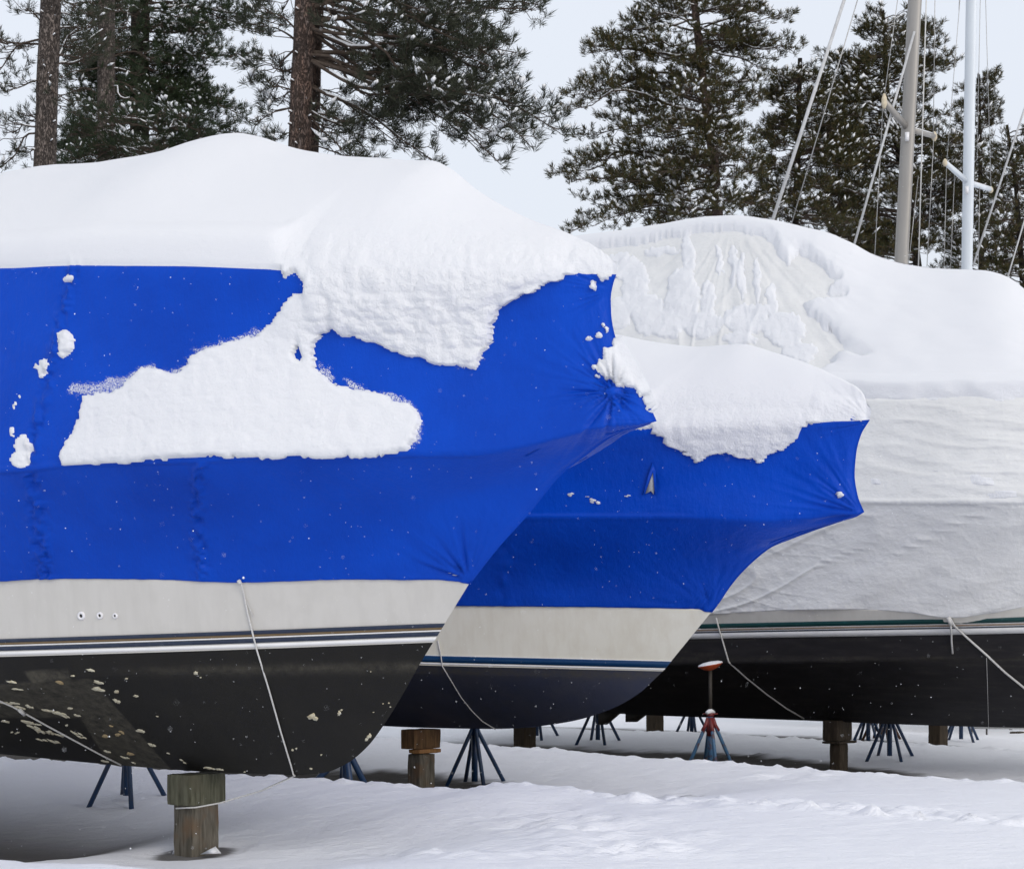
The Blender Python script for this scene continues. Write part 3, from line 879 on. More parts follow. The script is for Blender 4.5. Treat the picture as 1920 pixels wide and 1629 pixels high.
for i, (x, y, a, b, g) in enumerate(cream):
    blob(mb, PB1, NB1, x, y, a * .85, b * .8, k=13, ang=g, seed=i)
    if a > 6:
        blob(mb, PB1, NB1, x + a * .8, y + b * .5, a * .5, b * .6, ang=g, seed=i + 300)
o = mb.build('bare_patch', M['chip'], None); world_parent(o, yacht1); o['kind'] = 'stuff'
mb = MB()
for i, (x, y, a, b, g) in enumerate(tan): blob(mb, PB1, NB1, x, y, a, b, ang=g, seed=i + 99)
o = mb.build('bare_patch', M['chip_tan'], None); world_parent(o, yacht1); o['kind'] = 'stuff'

def frame_of(n):
    n = n / np.linalg.norm(n); a = np.cross(n, [0, 0, 1.]); a /= np.linalg.norm(a); return a, np.cross(a, n), n
def ring_fitting(P, N, x, y, r, parent):
    c, n = hit(P, N, x, y, .002); a, b, n = frame_of(n); mb = MB()
    k = 20; prof = [(r * .42, .004), (r * .5, .012), (r * .8, .013), (r, .006), (r * 1.02, -.004)]
    V = [c + a * q * cos(2*pi*i/k) + b * q * sin(2*pi*i/k) + n * h for q, h in prof for i in range(k)]
    q_ = [(j*k+i, j*k+(i+1) % k, (j+1)*k+(i+1) % k, (j+1)*k+i) for j in range(len(prof)-1) for i in range(k)]
    mb.add(V, q_)
    o = mb.build('drain_fitting', M['fitting']); world_parent(o, parent)
    mb = MB(); V = [c + a * r * .46 * cos(2*pi*i/k) + b * r * .46 * sin(2*pi*i/k) + n * .004 for i in range(k)] + [c + n * .001]
    mb.add(V, None, [(i, (i+1) % k, k) for i in range(k)])
    h = mb.build('drain_hole', M['hole']); h.parent = o
    return o
for x, y, r in ((153, 1154, .030), (188, 1153.5, .025), (216.5, 1154, .020)): ring_fitting(PT1, NT1, x, y, r, yacht1)

# ---- boat 2 ------------------------------------------------------
P2 = 16.3
sil2 = [(700, 560), (1000, 604), (1150, 632), (1240, 645), (1330, 650), (1385, 650), (1450, 665), (1530, 692), (1590, 718), (1615, 733), (1628, 762)]
lines2 = [
    dict(pts=[(300, 1335), (560, 1350), (726, 1361), (800, 1364), (930, 1366), (1000, 1363)], T=.0, L=.5),
    dict(pts=[(300, 1262), (700, 1262), (1000, 1268), (1228, 1272)], T=1.45, L=5.0),
    dict(pts=[(300, 1240), (700, 1243), (800, 1247), (1000, 1252), (1243, 1258)], T=1.55, L=5.0),
    dict(pts=[(300, 1128), (700, 1132), (870, 1135), (1000, 1136), (1150, 1138), (1300, 1142), (1333, 1148)], T=1.78, L=6.2, e=1.8),
    dict(pts=[(300, 975), (700, 970), (960, 968), (1300, 968), (1420, 975), (1520, 972), (1618, 960)], T=1.84, L=7.0, e=1.8),
    dict(pts=[(300, 830), (700, 820), (1000, 812), (1160, 806), (1300, 801), (1500, 791), (1628, 788)], T=1.6, L=5.2, e=1.9),
    dict(pts=sil2, dz=.15, T=.0, L=.5),
]
segs2 = [
    dict(prof=[(1080, 1350), (1150, 1327), (1200, 1298)], dec=1.5), dict(), dict(),
    dict(prof=[(1348, 1128), (1368, 1098), (1402, 1060), (1450, 1022), (1500, 998), (1560, 980), (1600, 970)], bulge=-.03, bow_in=.07, dec=1.0),
    dict(prof=[(1606, 930), (1600, 890), (1603, 850), (1612, 815)], bulge=-.02, bow_in=.09, dec=.9),
    dict(zq=1.35),
]
H2 = Hull(P2, -20.2, lines2, segs2, 300, (.88, .66))
yacht2 = empty('motor_yacht', (*sp2xy(-15, P2), 0))
tag(yacht2, 'middle motor yacht with cream side, navy bottom and a torn flap in its blue wrap', 'boat', 'shrink wrapped boats in a row')
def wear2(px, py, row):
    l = 1250 + (px - 800) * .024
    return np.exp(-((py - l - 7) / 8.0) ** 2) * .6 + .25 * sstep(1500, 1000, px) * sstep(1280, 1250, py)
PB2, PT2 = bottom_and_side(H2, (44, 8), M['bot2'], M['gel2'], yacht2, wear2)
NB2 = normals(PB2); NT2 = normals(PT2)
for nm, za, zb, mt in (('pinstripe', .012, .026, 'pin_white'), ('accent_stripe', .031, .094, 'navy_blue'), ('pinstripe', .094, .099, 'pin_white')):
    world_parent(strip(nm, H2, 2, za, zb, M[mt], None), yacht2)
def wrap2_disp(P, px, py, G):
    d = film_noise(P, px, py, 0, 103)
    d += .05 * radial(px, py, 1616, 962, 6, 90, 121)
    d += .04 * radial(px, py, 1334, 1144, 6, 70, 131)
    d += .02 * radial(px, py, 1626, 792, 5, 60, 133)
    for sx, y0, y1, sd in ((lambda y: 945 + 0 * y, 968, 1136, 151),):
        m = seam(px, sx(py), 10) * sstep(y0 - 4, y0 + 6, py) * (1 - sstep(y1 - 6, y1 + 4, py))
        d += m * (.005 + .011 * vnoise(np.stack([px / 9., py / 16., px * 0], -1), sd))
    d += .004 * np.exp(-(py - 812) / 7.) * (py > 804) * np.sin(px / 2.2 + py / 3.) * (px < 1230)
    rl = 968
    d += .014 * np.exp(-((py - rl) / 3.5) ** 2) * (1 - sstep(1250, 1320, px))
    d += .006 * np.exp(-(1142 - py) / 12.) * (py < 1144) * (py > 1090) * vnoise(np.stack([px / 12., py / 40., px * 0], -1), 161)
    d -= .05 * np.exp(-((px - 1224) / 12.) ** 2 - ((py - 905) / 24.) ** 2) * 0.4
    return d * sstep(0, .012, G)
W2, NW2, row2, S2, px2, py2, G2 = build_wrap(H2, (64, 84, 40), {5: 1.8}, wrap2_disp, M['blue_wrap'], yacht2)
poly2 = [(300, 800), (1000, 806), (1160, 803), (1222, 806), (1228, 815), (1243, 818), (1252, 830), (1268, 840), (1290, 852), (1308, 866), (1318, 858), (1330, 850), (1360, 847), (1385, 854), (1400, 858),
         (1418, 862), (1428, 868), (1436, 850), (1462, 843), (1480, 835), (1495, 818), (1500, 804), (1515, 792), (1560, 786), (1620, 785), (1700, 786), (1700, 500), (300, 400)]
def boat_snow(hl, W, N, row, px, py, G, S, poly, small, seed, parent, Hs=.15, Hside_=.05, lumpamp=.016, roofrough=None, m='snow_rough', roofmask=None):
    jx, jy = jitter(px, py, seed, 4, 3)
    sd = poly_sd(jx, jy, poly).reshape(px.shape)
    for (x, y, a, b) in small:
        sd = np.maximum(sd, (1 - np.hypot((jx - x) / a, (jy - y) / b)) * min(a, b))
    below = (row <= 5)[:, None] & np.ones(px.shape, bool)
    side = np.where(below, sd, 60) if roofmask is None else np.where(py - hl.lines[6]['f'](px) < 30, 60, sd)
    hs = Hside_ * snow_thickness(side, 8.0)
    lump = (2.4 * np.abs(vnoise(W * 8, seed + 1)) - .8) * .5 + (2.4 * np.abs(vnoise(W * 19, seed + 2)) - .8) * .3 + fbm(W * 30, 3, seed + 3) * .3
    hs = hs + np.clip(hs / .03, 0, 1) * lump * lumpamp
    ke = np.argmax(row >= 5)
    slid = smooth1(sstep(-2, 10, sd[ke]))[None] if roofmask is None else 0
    rd, upr = roof_snow(hl, row, G, W, N, Hs, slid=slid)
    slope = upr[..., None] + 0 * rd[..., :1]
    rr = 0 if roofrough is None else roofrough(px, py)
    h0 = Hside_ * snow_thickness(side, 8.0)
    roof = rd + N * (h0[ke][None, :, None] * (1 - slope)) * (slid[..., None] if roofmask is None else 1)
    roof[..., 2] += .02 * fbm(W * 1.2, 2, seed + 5) * sstep(0, .5, (row[:, None] - 5))
    if roofmask is not None:
        k = roofmask(sd, px, py)[..., None]
        roof = roof * k + N * np.where(sd > 0, hs, -.012)[..., None] * (1 - k)
        disp = np.where(below[..., None], N * np.maximum(hs, .004)[..., None], roof)
    else:
        base = np.where(below[..., None], N * np.maximum(h0, .004)[..., None], roof)
        disp = shoulder(W, N, base, row, slid, np.where(below, np.clip(h0 / .03, 0, 1) * lump * lumpamp * .6, lump * .006 * rr))
    mask = side > 0
    disp = np.where(mask[..., None], disp, -N * .012)
    disp[:, :3, :] += ((row > 5)[:, None] * np.array([1., .6, .2])[None])[..., None] * np.array([CT, -ST, 0]) * .012 * np.clip((row[:, None, None] - 5) * 8, 0, 1)
    rm_ = np.zeros(px.shape) if roofrough is None else roofrough(px, py)
    lum = np.where(below, .38, .08 + .25 * rm_)
    if roofmask is not None: lum = np.where(below, .35, .30 - .22 * roofmask(sd, px, py))
    o = snow_sheet('snow_cover', W, disp, np.where(mask, 1, -1), M[m], None, {'lumpy': lum})
    world_parent(o, parent)
    return disp, sd
d2, _ = boat_snow(H2, W2, NW2, row2, px2, py2, G2, S2, poly2, [(1112, 939, 7, 3), (1124, 942, 5, 4), (1103, 934, 4, 2), (1074, 927, 6, 2.5), (1180, 932, 4, 1.5), (1575, 925, 5, 4)], 171, yacht2,
                  roofrough=lambda x, y: sstep(730, 790, y) * sstep(1150, 1260, x))
port_snow(H2, row2, W2, d2, M['snow'], yacht2)
# torn flap with a grey vent behind
mb = MB()
c, n = hit(W2, NW2, 1220, 905, .012)
tri = [hit(W2, NW2, x, y, o_)[0] for x, y, o_ in ((1225, 885, .012), (1211, 926, .02), (1222, 921, .03), (1226, 927, .02), (1229, 905, .012))]
V = np.vstack([tri, np.array(tri) - n * .01]); k = 5
mb.add(V, [(i, k + i, k + (i+1) % k, (i+1) % k) for i in range(k)], [(0, 1, 2), (0, 2, 4), (2, 3, 4)])
o = mb.build('vent_flap', M['vent'], smooth=False); world_parent(o, yacht2)
mb = MB()
fl = [hit(W2, NW2, x, y, o_)[0] for x, y, o_ in ((1224, 866, .008), (1205, 928, .03), (1211, 926, .035), (1225, 884, .02), (1229, 927, .03), (1232, 926, .02), (1230, 884, .008))]
V = np.vstack([fl, np.array(fl) - n * .006]); k = 7
mb.add(V, [(i, k + i, k + (i+1) % k, (i+1) % k) for i in range(k)], [(0, 1, 2), (0, 2, 3), (0, 3, 6), (3, 4, 5), (3, 5, 6)])
o = mb.build('torn_flap', M['blue_wrap'], smooth=False); world_parent(o, yacht2)

# ---- boat 3 (white wrap) ------------------------------------------
P3 = 23.3
sil3 = [(900, 490), (1070, 446), (1180, 432), (1260, 418), (1330, 408), (1380, 406), (1440, 413), (1520, 430), (1590, 455), (1640, 480), (1700, 497), (1770, 505), (1840, 507),
        (1880, 516), (1920, 545), (2000, 610), (2150, 680), (2340, 730)]
lines3 = [
    dict(pts=[(1000, 1325), (1150, 1337), (1230, 1341), (1500, 1350), (1700, 1358), (1920, 1364), (2120, 1366)], T=.0, L=.5),
    dict(pts=[(1000, 1255), (1320, 1245), (1600, 1240), (1920, 1232), (2300, 1222)], T=1.62, L=5.0),
    dict(pts=[(1000, 1203), (1310, 1197), (1600, 1192), (1920, 1186), (2345, 1172)], T=1.7, L=5.0),
    dict(pts=[(1000, 1158), (1345, 1151), (1400, 1147), (1500, 1143), (1600, 1142), (1700, 1147), (1780, 1157), (1850, 1150), (1920, 1138), (2100, 1130), (2400, 1120)], T=1.85, L=5.2, e=2.2),
    dict(pts=[(1000, 940), (1600, 938), (1700, 942), (1920, 938), (2250, 930), (2640, 905)], T=1.95, L=5.4, e=2.4),
    dict(pts=[(1000, 768), (1400, 756), (1630, 753), (1920, 752), (2200, 752), (2500, 752)], T=1.7, L=5.2, e=1.9),
    dict(pts=sil3, dz=.12, T=.0, L=.5),
]
segs3 = [
    dict(prof=[(2200, 1350), (2260, 1310)], dec=1.5), dict(), dict(),
    dict(prof=[(2450, 1060), (2520, 980)], bulge=-.03, dec=1.0),
    dict(prof=[(2570, 830)], bulge=-.03, dec=.9),
    dict(zq=1.12),
]
H3 = Hull(P3, -21.8, lines3, segs3, 420, (.30, .34))
# finer spacing over the part in view
H3.G = np.concatenate([np.linspace(0, .38, 50), np.linspace(.38, .93, 371)[1:], np.linspace(.93, 1, 12)[1:]])
H3 = (lambda G: (setattr(Hull, '_g', G), H3)[1])(H3.G)
def rebuild(hl):
    for L in hl.lines:
        S = L['s0'] + (hl.s_aft - L['s0']) * hl.G; D = L['s0'] - S
        t = L['T'] * (1 - (1 - np.clip(D / L['L'], 0, 1)) ** L.get('e', 2.0))
        X, Y = sp2xy(S, hl.p - t); px = 960 + F * X / Y
        Z = H + (HZ - L['f'](px)) / F * Y - L.get('dz', 0) * taper(D); Z[0] = L['z0']
        L['S'], L['t'], L['Z'] = S, t, Z
rebuild(H3)
cruiser = empty('cabin_cruiser', (*sp2xy(-14, P3), 0))
tag(cruiser, 'tall cabin cruiser under a wrinkled white wrap, dark hull with green stripe', 'boat', 'shrink wrapped boats in a row')
def wear3(px, py, row): return .25 * np.exp(-((py - 1236) / 5.0) ** 2) + .2 * (vnoise(np.stack([px / 60., py / 4., px * 0], -1), 5) > .55)
PB3, PT3 = bottom_and_side(H3, (40, 12), M['bot3'], M['gel3'], cruiser, wear3)
NB3 = normals(PB3); NT3 = normals(PT3)
for nm, za, zb, mt in (('boot_stripe', .003, .068, 'pin_white'), ('accent_stripe', .074, .088, 'navy'), ('pinstripe', .088, .096, 'pin_white'), ('accent_stripe', .096, .118, 'tan'),
                       ('pinstripe', .118, .126, 'pin_white'), ('accent_stripe', .126, .180, 'teal')):
    world_parent(strip(nm, H3, 2, za, zb, M[mt], None, off=.012), cruiser)
def ridged(Q, seed): return 1 - np.abs(vnoise(Q, seed)) * 2
def wrap3_disp(P, px, py, G):
    d = .018 * fbm(P * .8, 3, 203)
    low = sstep(935, 950, py); mid = sstep(750, 765, py) * (1 - low)
    # slack diagonal folds on the lower wall
    u = (px * .42 + py * .9); v = (px * .9 - py * .42)
    wq = 18 * vnoise(np.stack([px / 120., py / 120., px * 0], -1), 207)
    d += low * .026 * ridged(np.stack([(u + wq) / 30., v / 240., px * 0], -1), 211) ** 3
    d += (.3 * low + mid) * .018 * ridged(np.stack([(py * .95 - px * .25 + wq * 1.5) / 24., (px + py) / 170., px * 0], -1), 213) ** 3
    d += mid * .015 * ridged(np.stack([(py + px * .8 + wq * 2) / 34., (px - py) / 120., px * 0], -1), 214) ** 4 * sstep(1740, 1800, px)
    d += .006 * fbm(np.stack([px / 26., py / 20., px * 0], -1), 3, 215)
    # crumple along the hem
    d += .016 * np.exp(-np.clip(1150 - py, 0, 200) / 16.) * fbm(np.stack([px / 16., py / 10., px * 0], -1), 3, 221)
    # folds fanning out from the ridge pole
    up = (1 - sstep(700, 750, py)) * sstep(26, 70, py - H3.lines[6]['f'](px))
    d += .024 * up * radial(px, py, 1372, 405, 9, 260, 231) + .02 * up * radial(px, py, 1372, 405, 22, 200, 233)
    d += .022 * up * ridged(np.stack([(px + .25 * py) / 46. + vnoise(np.stack([px / 90., py / 90., px * 0], -1), 245) * .8, py / 240., px * 0], -1), 247) ** 3 * (1 - sstep(1480, 1560, px))
    d += .012 * up * fbm(np.stack([px / 40., py / 26., px * 0], -1), 3, 241)
    d += .02 * np.exp(-((py - 941) / 4.) ** 2)
    return d * sstep(0, .012, G)
W3, NW3, row3, S3, px3, py3, G3 = build_wrap(H3, (110, 100, 110), {5: 1.25}, wrap3_disp, M['white_wrap'], cruiser)
# snow: smooth roof to the right of the slid-off area, patches on the exposed cabin end
poly3 = [(1045, 494), (1090, 476), (1180, 461), (1260, 447), (1330, 437), (1380, 435), (1430, 446), (1452, 462), (1478, 500), (1498, 478), (1520, 492), (1540, 506), (1570, 530), (1545, 552), (1580, 560),
         (1500, 570), (1520, 600), (1560, 625), (1590, 660), (1620, 676), (1580, 668), (1555, 676), (1560, 690), (1535, 700), (1500, 704), (1400, 706), (1200, 712), (900, 712),
         (900, 745), (1630, 749), (2900, 750), (2900, 250), (900, 250)]
pat3 = [(1165, 500, 30, 26), (1190, 540, 26, 60), (1215, 590, 34, 40), (1290, 480, 14, 40), (1280, 560, 34, 60), (1250, 610, 30, 26), (1330, 560, 14, 34), (1320, 610, 40, 26), (1375, 500, 9, 44),
        (1392, 520, 8, 46), (1420, 530, 7, 44), (1350, 490, 6, 28), (1400, 600, 44, 30), (1390, 640, 34, 14), (1470, 620, 40, 34), (1450, 560, 10, 30), (1500, 660, 36, 22), (1440, 585, 16, 8),
        (1240, 470, 34, 8), (1160, 590, 20, 34), (1850, 905, 22, 9), (1830, 900, 10, 11), (1750, 885, 6, 3), (1640, 905, 8, 6), (1880, 928, 26, 5), (1870, 862, 8, 3)]
d3, sd3 = boat_snow(H3, W3, NW3, row3, px3, py3, G3, S3, poly3, pat3, 271, cruiser, Hs=.12, Hside_=.020, lumpamp=.010,
                    roofmask=lambda sd, x, y: np.maximum(sstep(-1, 12, poly_sd(*jitter(x, y, 279, 4, 2), poly3).reshape(x.shape)), 1 - sstep(24, 36, y - H3.lines[6]['f'](x))))
port_snow(H3, row3, W3, d3, M['snow'], cruiser)
# rudder and shaft strut at the stern
gear = MB()
def plate(mb, pts, p, th):
    a = [px_on_p(x, y, p) for x, y in pts]
    V = []
    for dp in (-th, th):
        for s_, z in a:
            X, Y = sp2xy(s_, p + dp); V.append((X, Y, z))
    k = len(a)
    V.append(np.mean(V[:k], axis=0)); V.append(np.mean(V[k:2*k], axis=0))
    mb.add(V, [(i, (i+1) % k, k + (i+1) % k, k + i) for i in range(k)], [((i+1) % k, i, 2*k) for i in range(k)] + [(k + i, k + (i+1) % k, 2*k+1) for i in range(k)])
plate(gear, [(1175, 1338), (1175, 1353), (1193, 1353), (1210, 1340), (1206, 1330), (1176, 1330)], P3 + .3, .03)
o = gear.build('rudder', M['metal_dark'], smooth=False); world_parent(o, cruiser)
gear = MB()
plate(gear, [(1124, 1338), (1124, 1358), (1137, 1358), (1152, 1345), (1160, 1338), (1150, 1328), (1124, 1328)], P3 + .4, .03)
o = gear.build('propeller_strut', M['metal_dark'], smooth=False); world_parent(o, cruiser)
# ------------------------------------------------------------------ ground
crest = {
    8.3: pchip([(-400, 1598), (0, 1612), (200, 1621), (400, 1640), (800, 1660), (1400, 1700)]),
    13.6: pchip([(-200, 1408), (0, 1423), (200, 1434), (400, 1448), (560, 1458), (700, 1468), (860, 1479), (900, 1476), (970, 1468), (1050, 1475), (1130, 1490), (1300, 1503), (1920, 1545)]),
    19.3: pchip([(500, 1370), (740, 1386), (826, 1392), (963, 1402), (1060, 1408), (1230, 1420), (1560, 1445), (1780, 1460), (1920, 1466), (2200, 1485)]),
    26.0: pchip([(700, 1352), (1080, 1368), (1244, 1373), (1377, 1377), (1432, 1381), (1500, 1385), (1609, 1391), (1778, 1399), (1920, 1407), (2300, 1425)]),
    32.0: pchip([(1000, 1345), (1681, 1370), (1745, 1374), (1793, 1378), (1920, 1382), (2300, 1392)]),
}
PC = [8.3, 13.6, 19.3, 26.0, 32.0, 40.0]
def crest_z(s, p):
    X, Y = sp2xy(s, p)
    x = np.clip(960 + F * X / np.maximum(Y, 1), -1500, 3500)
    if p == 40.0: return 0 * s
    z = H + (HZ - crest[p](x)) / F * Y
    return np.clip(z, -.15, .42)
fl = {8.3: lambda s: -.20 + .18 * sstep(-13.8, -12.3, s) + .21 * sstep(-11.0, -8.8, s), 13.6: lambda s: -.06 + .26 * sstep(-12.4, -10.4, s), 19.3: lambda s: -.13 + .22 * sstep(-10.6, -8.0, s),
      26.0: lambda s: -.22 + 0 * s, 32.0: lambda s: -.2 + 0 * s}
def ground_z(s, p, rough=True):
    s = np.asarray(s, float); p = np.asarray(p, float)
    s, p = np.broadcast_arrays(s, p)
    z = np.zeros(s.shape); bare = np.zeros(s.shape)  # bare: gravel strips, and the shade painted under the nearest hull
    X, Y = sp2xy(s, p)
    Q = np.stack([X, Y, 0 * X], -1)
    wob = .10 * fbm(Q * .7, 3, 301) + .035 * fbm(Q * 5, 2, 303) if rough else 0
    pw = p + wob * sstep(6, 8, p)
    c0 = crest_z(s, PC[0])
    near = pw < PC[0]
    zn = .10 + (c0 - .10) * sstep(PC[0] - 3.0, PC[0], pw)
    z = np.where(near, zn, z)
    for k in range(5):
        a, b = PC[k], PC[k + 1]
        m = (pw >= a) & (pw < b)
        ca, cb = crest_z(s, a), crest_z(s, b)
        f0 = np.minimum(fl[a](s), ca)
        q = (pw - a)
        drop = sstep(0, .30 + .5 * np.clip(1 - (ca - f0) * 5, 0, 1), q)
        Yl = np.maximum(-s * ST + a * CT, 5)
        qv = np.clip((ca - f0) / np.maximum((H - ca) / Yl, .03) * CT, 0, 5)
        q0 = 1.9 if k == 0 else np.clip(qv - .5, .4, (b - a) * .60)
        r = np.clip((q - q0) / (b - a - q0), 0, 1); r = .35 * r + .65 * r * r * (3 - 2 * r)
        floor_ = ca + (f0 - ca) * drop
        zz = floor_ + (cb - floor_) * r
        z = np.where(m, zz, z)
        deep = sstep(.22, .34, ca - f0) * ((1 - sstep(-11.7, -11.1, s)) if k == 1 else 1)
        nz = (.30 * fbm(Q * np.array([.8, .8, 1]), 3, 311) + .12 * fbm(Q * 6, 2, 313)) if rough else 0
        ext = {0: -9, 1: -.30, 2: -.12, 3: -.4, 4: -.5}[k]
        bare = np.where(m, (1 - sstep(qv + ext - .15, qv + ext + .25, q + nz)) * sstep(.12, .25, q) * deep, bare)
        if k == 0:   # shade under the nearest hull, painted into the snow with the gravel tone
            hull_shade = np.exp(-((q - 2.2) / 1.0) ** 2) * (1 - sstep(-13.2, -12.3, s + .5 * nz)) * .92
            bare = np.where(m, hull_shade, bare)
    z = np.where(pw >= 40, 0, z)
    # scooped pit round the nearest timber stack
    sb, zb = px_on_p(368, 1595, P1)
    rr = np.hypot((s - sb) / .36, (p - P1) / .44)
    if rough: rr = rr + .10 * fbm(Q * 4, 2, 321)
    z = z - (.022 * (1 - sstep(.9, 1.1, rr)) + .01 * (1 - sstep(1, 2.2, rr)))
    bare = np.maximum(bare, (1 - sstep(.70, .80, rr)) * .85)
    if rough:
        vis = (1 - sstep(34, 50, p))
        z = z + vis * (.020 * fbm(Q * .8, 3, 331) + .007 * fbm(Q * np.array([4, 6, 1]), 3, 333) + .003 * fbm(Q * 22, 2, 335))
        # crumbly crests
        for c in PC[1:4]:
            w = np.exp(-((pw - c + .06) / .10) ** 2)
            z = z + w * .035 * np.clip(fbm(Q * 8, 3, 341, .7) + .1, 0, 1) * 1.8
        # trodden and wind-cut spots in the open snow
        px = 960 + F * X / np.maximum(Y, 1); py = HZ - F * (z - H) / np.maximum(Y, 1)
        for cx, cy, a, b, h in ((1080, 1545, 130, 22, .05), (1150, 1592, 190, 16, .05), (820, 1600, 130, 10, .04), (1440, 1412, 60, 10, .03), (1480, 1456, 80, 9, .035), (1230, 1570, 120, 14, .04)):
            w = np.exp(-((px - cx) / a) ** 2 - ((py - cy) / b) ** 2)
            z = z + w * h * fbm(Q * np.array([3.2, 4.5, 1]), 4, int(cx), .6) * 2.6
        ln = np.interp(px, [1130, 1300, 1450, 1600, 1750, 1920, 2100], [1492, 1503, 1506, 1518, 1526, 1540, 1552])
        w = np.exp(-((py - ln) / 9.) ** 2) * sstep(1120, 1200, px)
        z = z + w * .10 * np.clip(fbm(Q * np.array([5, 5, 1]), 3, 351), -.2, 1)
    return z, bare
sa = np.concatenate([-19.5 - (np.geomspace(1, 800, 40)[::-1] - 1) , np.arange(-19.4, -2.6, .05), -2.6 + (np.geomspace(1, 900, 40) - 1) * 1.0])
def fine(a, b, c, st, sf):
    return np.concatenate([np.arange(a, c - .35, st), np.arange(c - .35, c + .9, sf), np.arange(c + .9, b, st)])
pa = np.concatenate([-800 + 0 * np.zeros(1), -np.geomspace(1, 500, 24)[::-1] + 1, np.arange(.5, 7.2, .35), fine(7.2, 11.0, 8.3, .05, .035), fine(11.0, 16.5, 13.6, .05, .025),
                     fine(16.5, 23, 19.3, .06, .03), fine(23, 29, 26, .09, .04), fine(29, 36, 32, .14, .06), 36 + np.geomspace(.3, 900, 40)])
sa = np.unique(np.round(sa, 4)); pa = np.unique(np.round(pa, 4))
SS, PP = np.meshgrid(sa, pa)
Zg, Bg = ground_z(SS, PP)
Xg, Yg = sp2xy(SS, PP)
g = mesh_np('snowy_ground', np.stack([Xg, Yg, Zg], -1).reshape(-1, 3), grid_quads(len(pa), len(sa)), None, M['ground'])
attr(g, 'bare', Bg)  # gravel mask, which also carries the painted shade under the nearest hull
tag(g, 'snow covered yard with drifted ridges and bare gravel strips beneath the boats, painted shade under the nearest hull', kind='structure')
def gz(X, Y):
    s = X * CT - Y * ST; p = X * ST + Y * CT
    return float(ground_z(np.array([s]), np.array([p]))[0][0])

# ------------------------------------------------------------------ timber blocks
def timber(label, px, y0, y1, p, wl, wx, m, name='wood_block', rot=0, group='timber blocks under the boats', seed=0, zbot=None):
    """a rough sawn block; wl along the boat, wx across it; y0/y1 top and bottom rows in the photo"""
    s, zt = px_on_p(px, y0, p); _, zb = px_on_p(px, y1, p)
    if zbot is not None: zb = zbot
    X, Y = sp2xy(s, p)
    h = zt - zb
    o = empty('tmp'); bpy.data.objects.remove(o)
    n = 7
    mb = MB(); g1 = np.linspace(-1, 1, n)
    hw = np.array([wl / 2, wx / 2, h / 2]); V = []; Q = []
    cnt = 0
    for axx in range(3):
        for sg in (-1, 1):
            A, B = np.meshgrid(g1, g1)
            P_ = np.zeros((n, n, 3)); P_[..., axx] = sg
            P_[..., (axx + 1) % 3] = A; P_[..., (axx + 2) % 3] = B
            # rounded arrises
            P_ = P_ * hw
            r = .012
            inner = np.clip(P_, -(hw - r), hw - r); d = P_ - inner
            nn = np.linalg.norm(d, axis=-1)[..., None]
            P_ = inner + d / np.maximum(nn, 1e-9) * np.minimum(nn, r)
            P_ = P_ + .004 * np.stack([vnoise(P_ * 14 + seed * 9, 7 + i) for i in range(3)], -1)
            mb.add(P_.reshape(-1, 3), grid_quads(n, n, sg > 0))
    ob = mb.build(name, m, smooth=False)
    bm_rot = -TH + rot
    ob.location = (X, Y, (zt + zb) / 2); ob.rotation_euler = (0, 0, bm_rot)
    tag(ob, label, 'wooden block', group)
    return ob
timber('greenish weathered block, top of the nearest stack under the chipped black keel', 368, 1449, 1507, P1, .245, .37, M['wood_green'], seed=1)
timber('grey brown upright block roped in white, base of the nearest timber stack', 368, 1507, 1612, P1, .205, .27, M['wood1'], seed=2)
timber('brown block touching the navy keel, top of the middle yacht stack', 789, 1366, 1403, P2, .19, .41, M['wood2'], seed=3)
timber('thin fresh orange shim between the two blocks under the navy keel', 797, 1403.2, 1411.5, P2, .15, .33, M['wood_shim'], name='wood_shim', seed=4)
timber('dark grey block standing in snow below the orange shim', 790, 1412, 1490, P2, .17, .24, M['wood1'], seed=5)
timber('broad dark block right under the white wrapped cruiser keel, with a plank below it', 1570, 1349, 1388, P3, .22, .36, M['wood3'], seed=6)
timber('thin dark plank between two blocks under the white wrapped cruiser', 1574, 1388, 1393, P3, .26, .42, M['wood3'], name='wood_plank', seed=7)
timber('narrow dark post block below the plank under the cruiser', 1573, 1393, 1450, P3, .15, .21, M['wood3'], seed=8)
timber('dark block seen just beyond the navy keel between two blue stands', 984, 1356, 1408, P3, .2, .27, M['wood3'], seed=9)
timber('dark block far off under the stern of the cruiser beside its rudder', 1228, 1330, 1374, 29.0, .2, .24, M['wood3'], seed=10)
timber('dark far block with a paler edge right of the blue stands', 1759, 1345, 1400, 29.0, .2, .26, M['wood3'], seed=11)
timber('small dark block in the far distance at the right edge under the grey frame', 1908, 1371, 1384, 34.5, .2, .22, M['wood3'], seed=12)

# snow wedges drifted against the nearest timber
mb = MB()
s0, zb = px_on_p(368, 1592, P1)
for (x0, x1, hgt, x2) in ((375, 415, .055, 404), (322, 346, .03, 329)):
    pts = []
    for xx, yy, dz in ((x0, 1596, 0), (x1, 1594, 0), (x2, 1586, hgt), ((x0 + x1) / 2, 1590, .0)):
        d = 10.67 / ((xx - 960) / F * ST + CT) - .14
        P_ = at(xx, yy, d); pts.append(P_)
    A, B, C_, D_ = [np.array(q) for q in pts]
    D_ = D_ + np.array([0.0, .15, 0])
    A[2] -= .02; B[2] -= .02; D_[2] -= .02
    mb.add([A, B, C_, D_], None, [(0, 1, 2), (1, 3, 2), (3, 0, 2), (0, 3, 1)])
o = mb.build('snow_wedge', M['snow'], smooth=False)
tag(o, 'small snow wedges leaning on the foot of the nearest timber stack', kind='stuff')

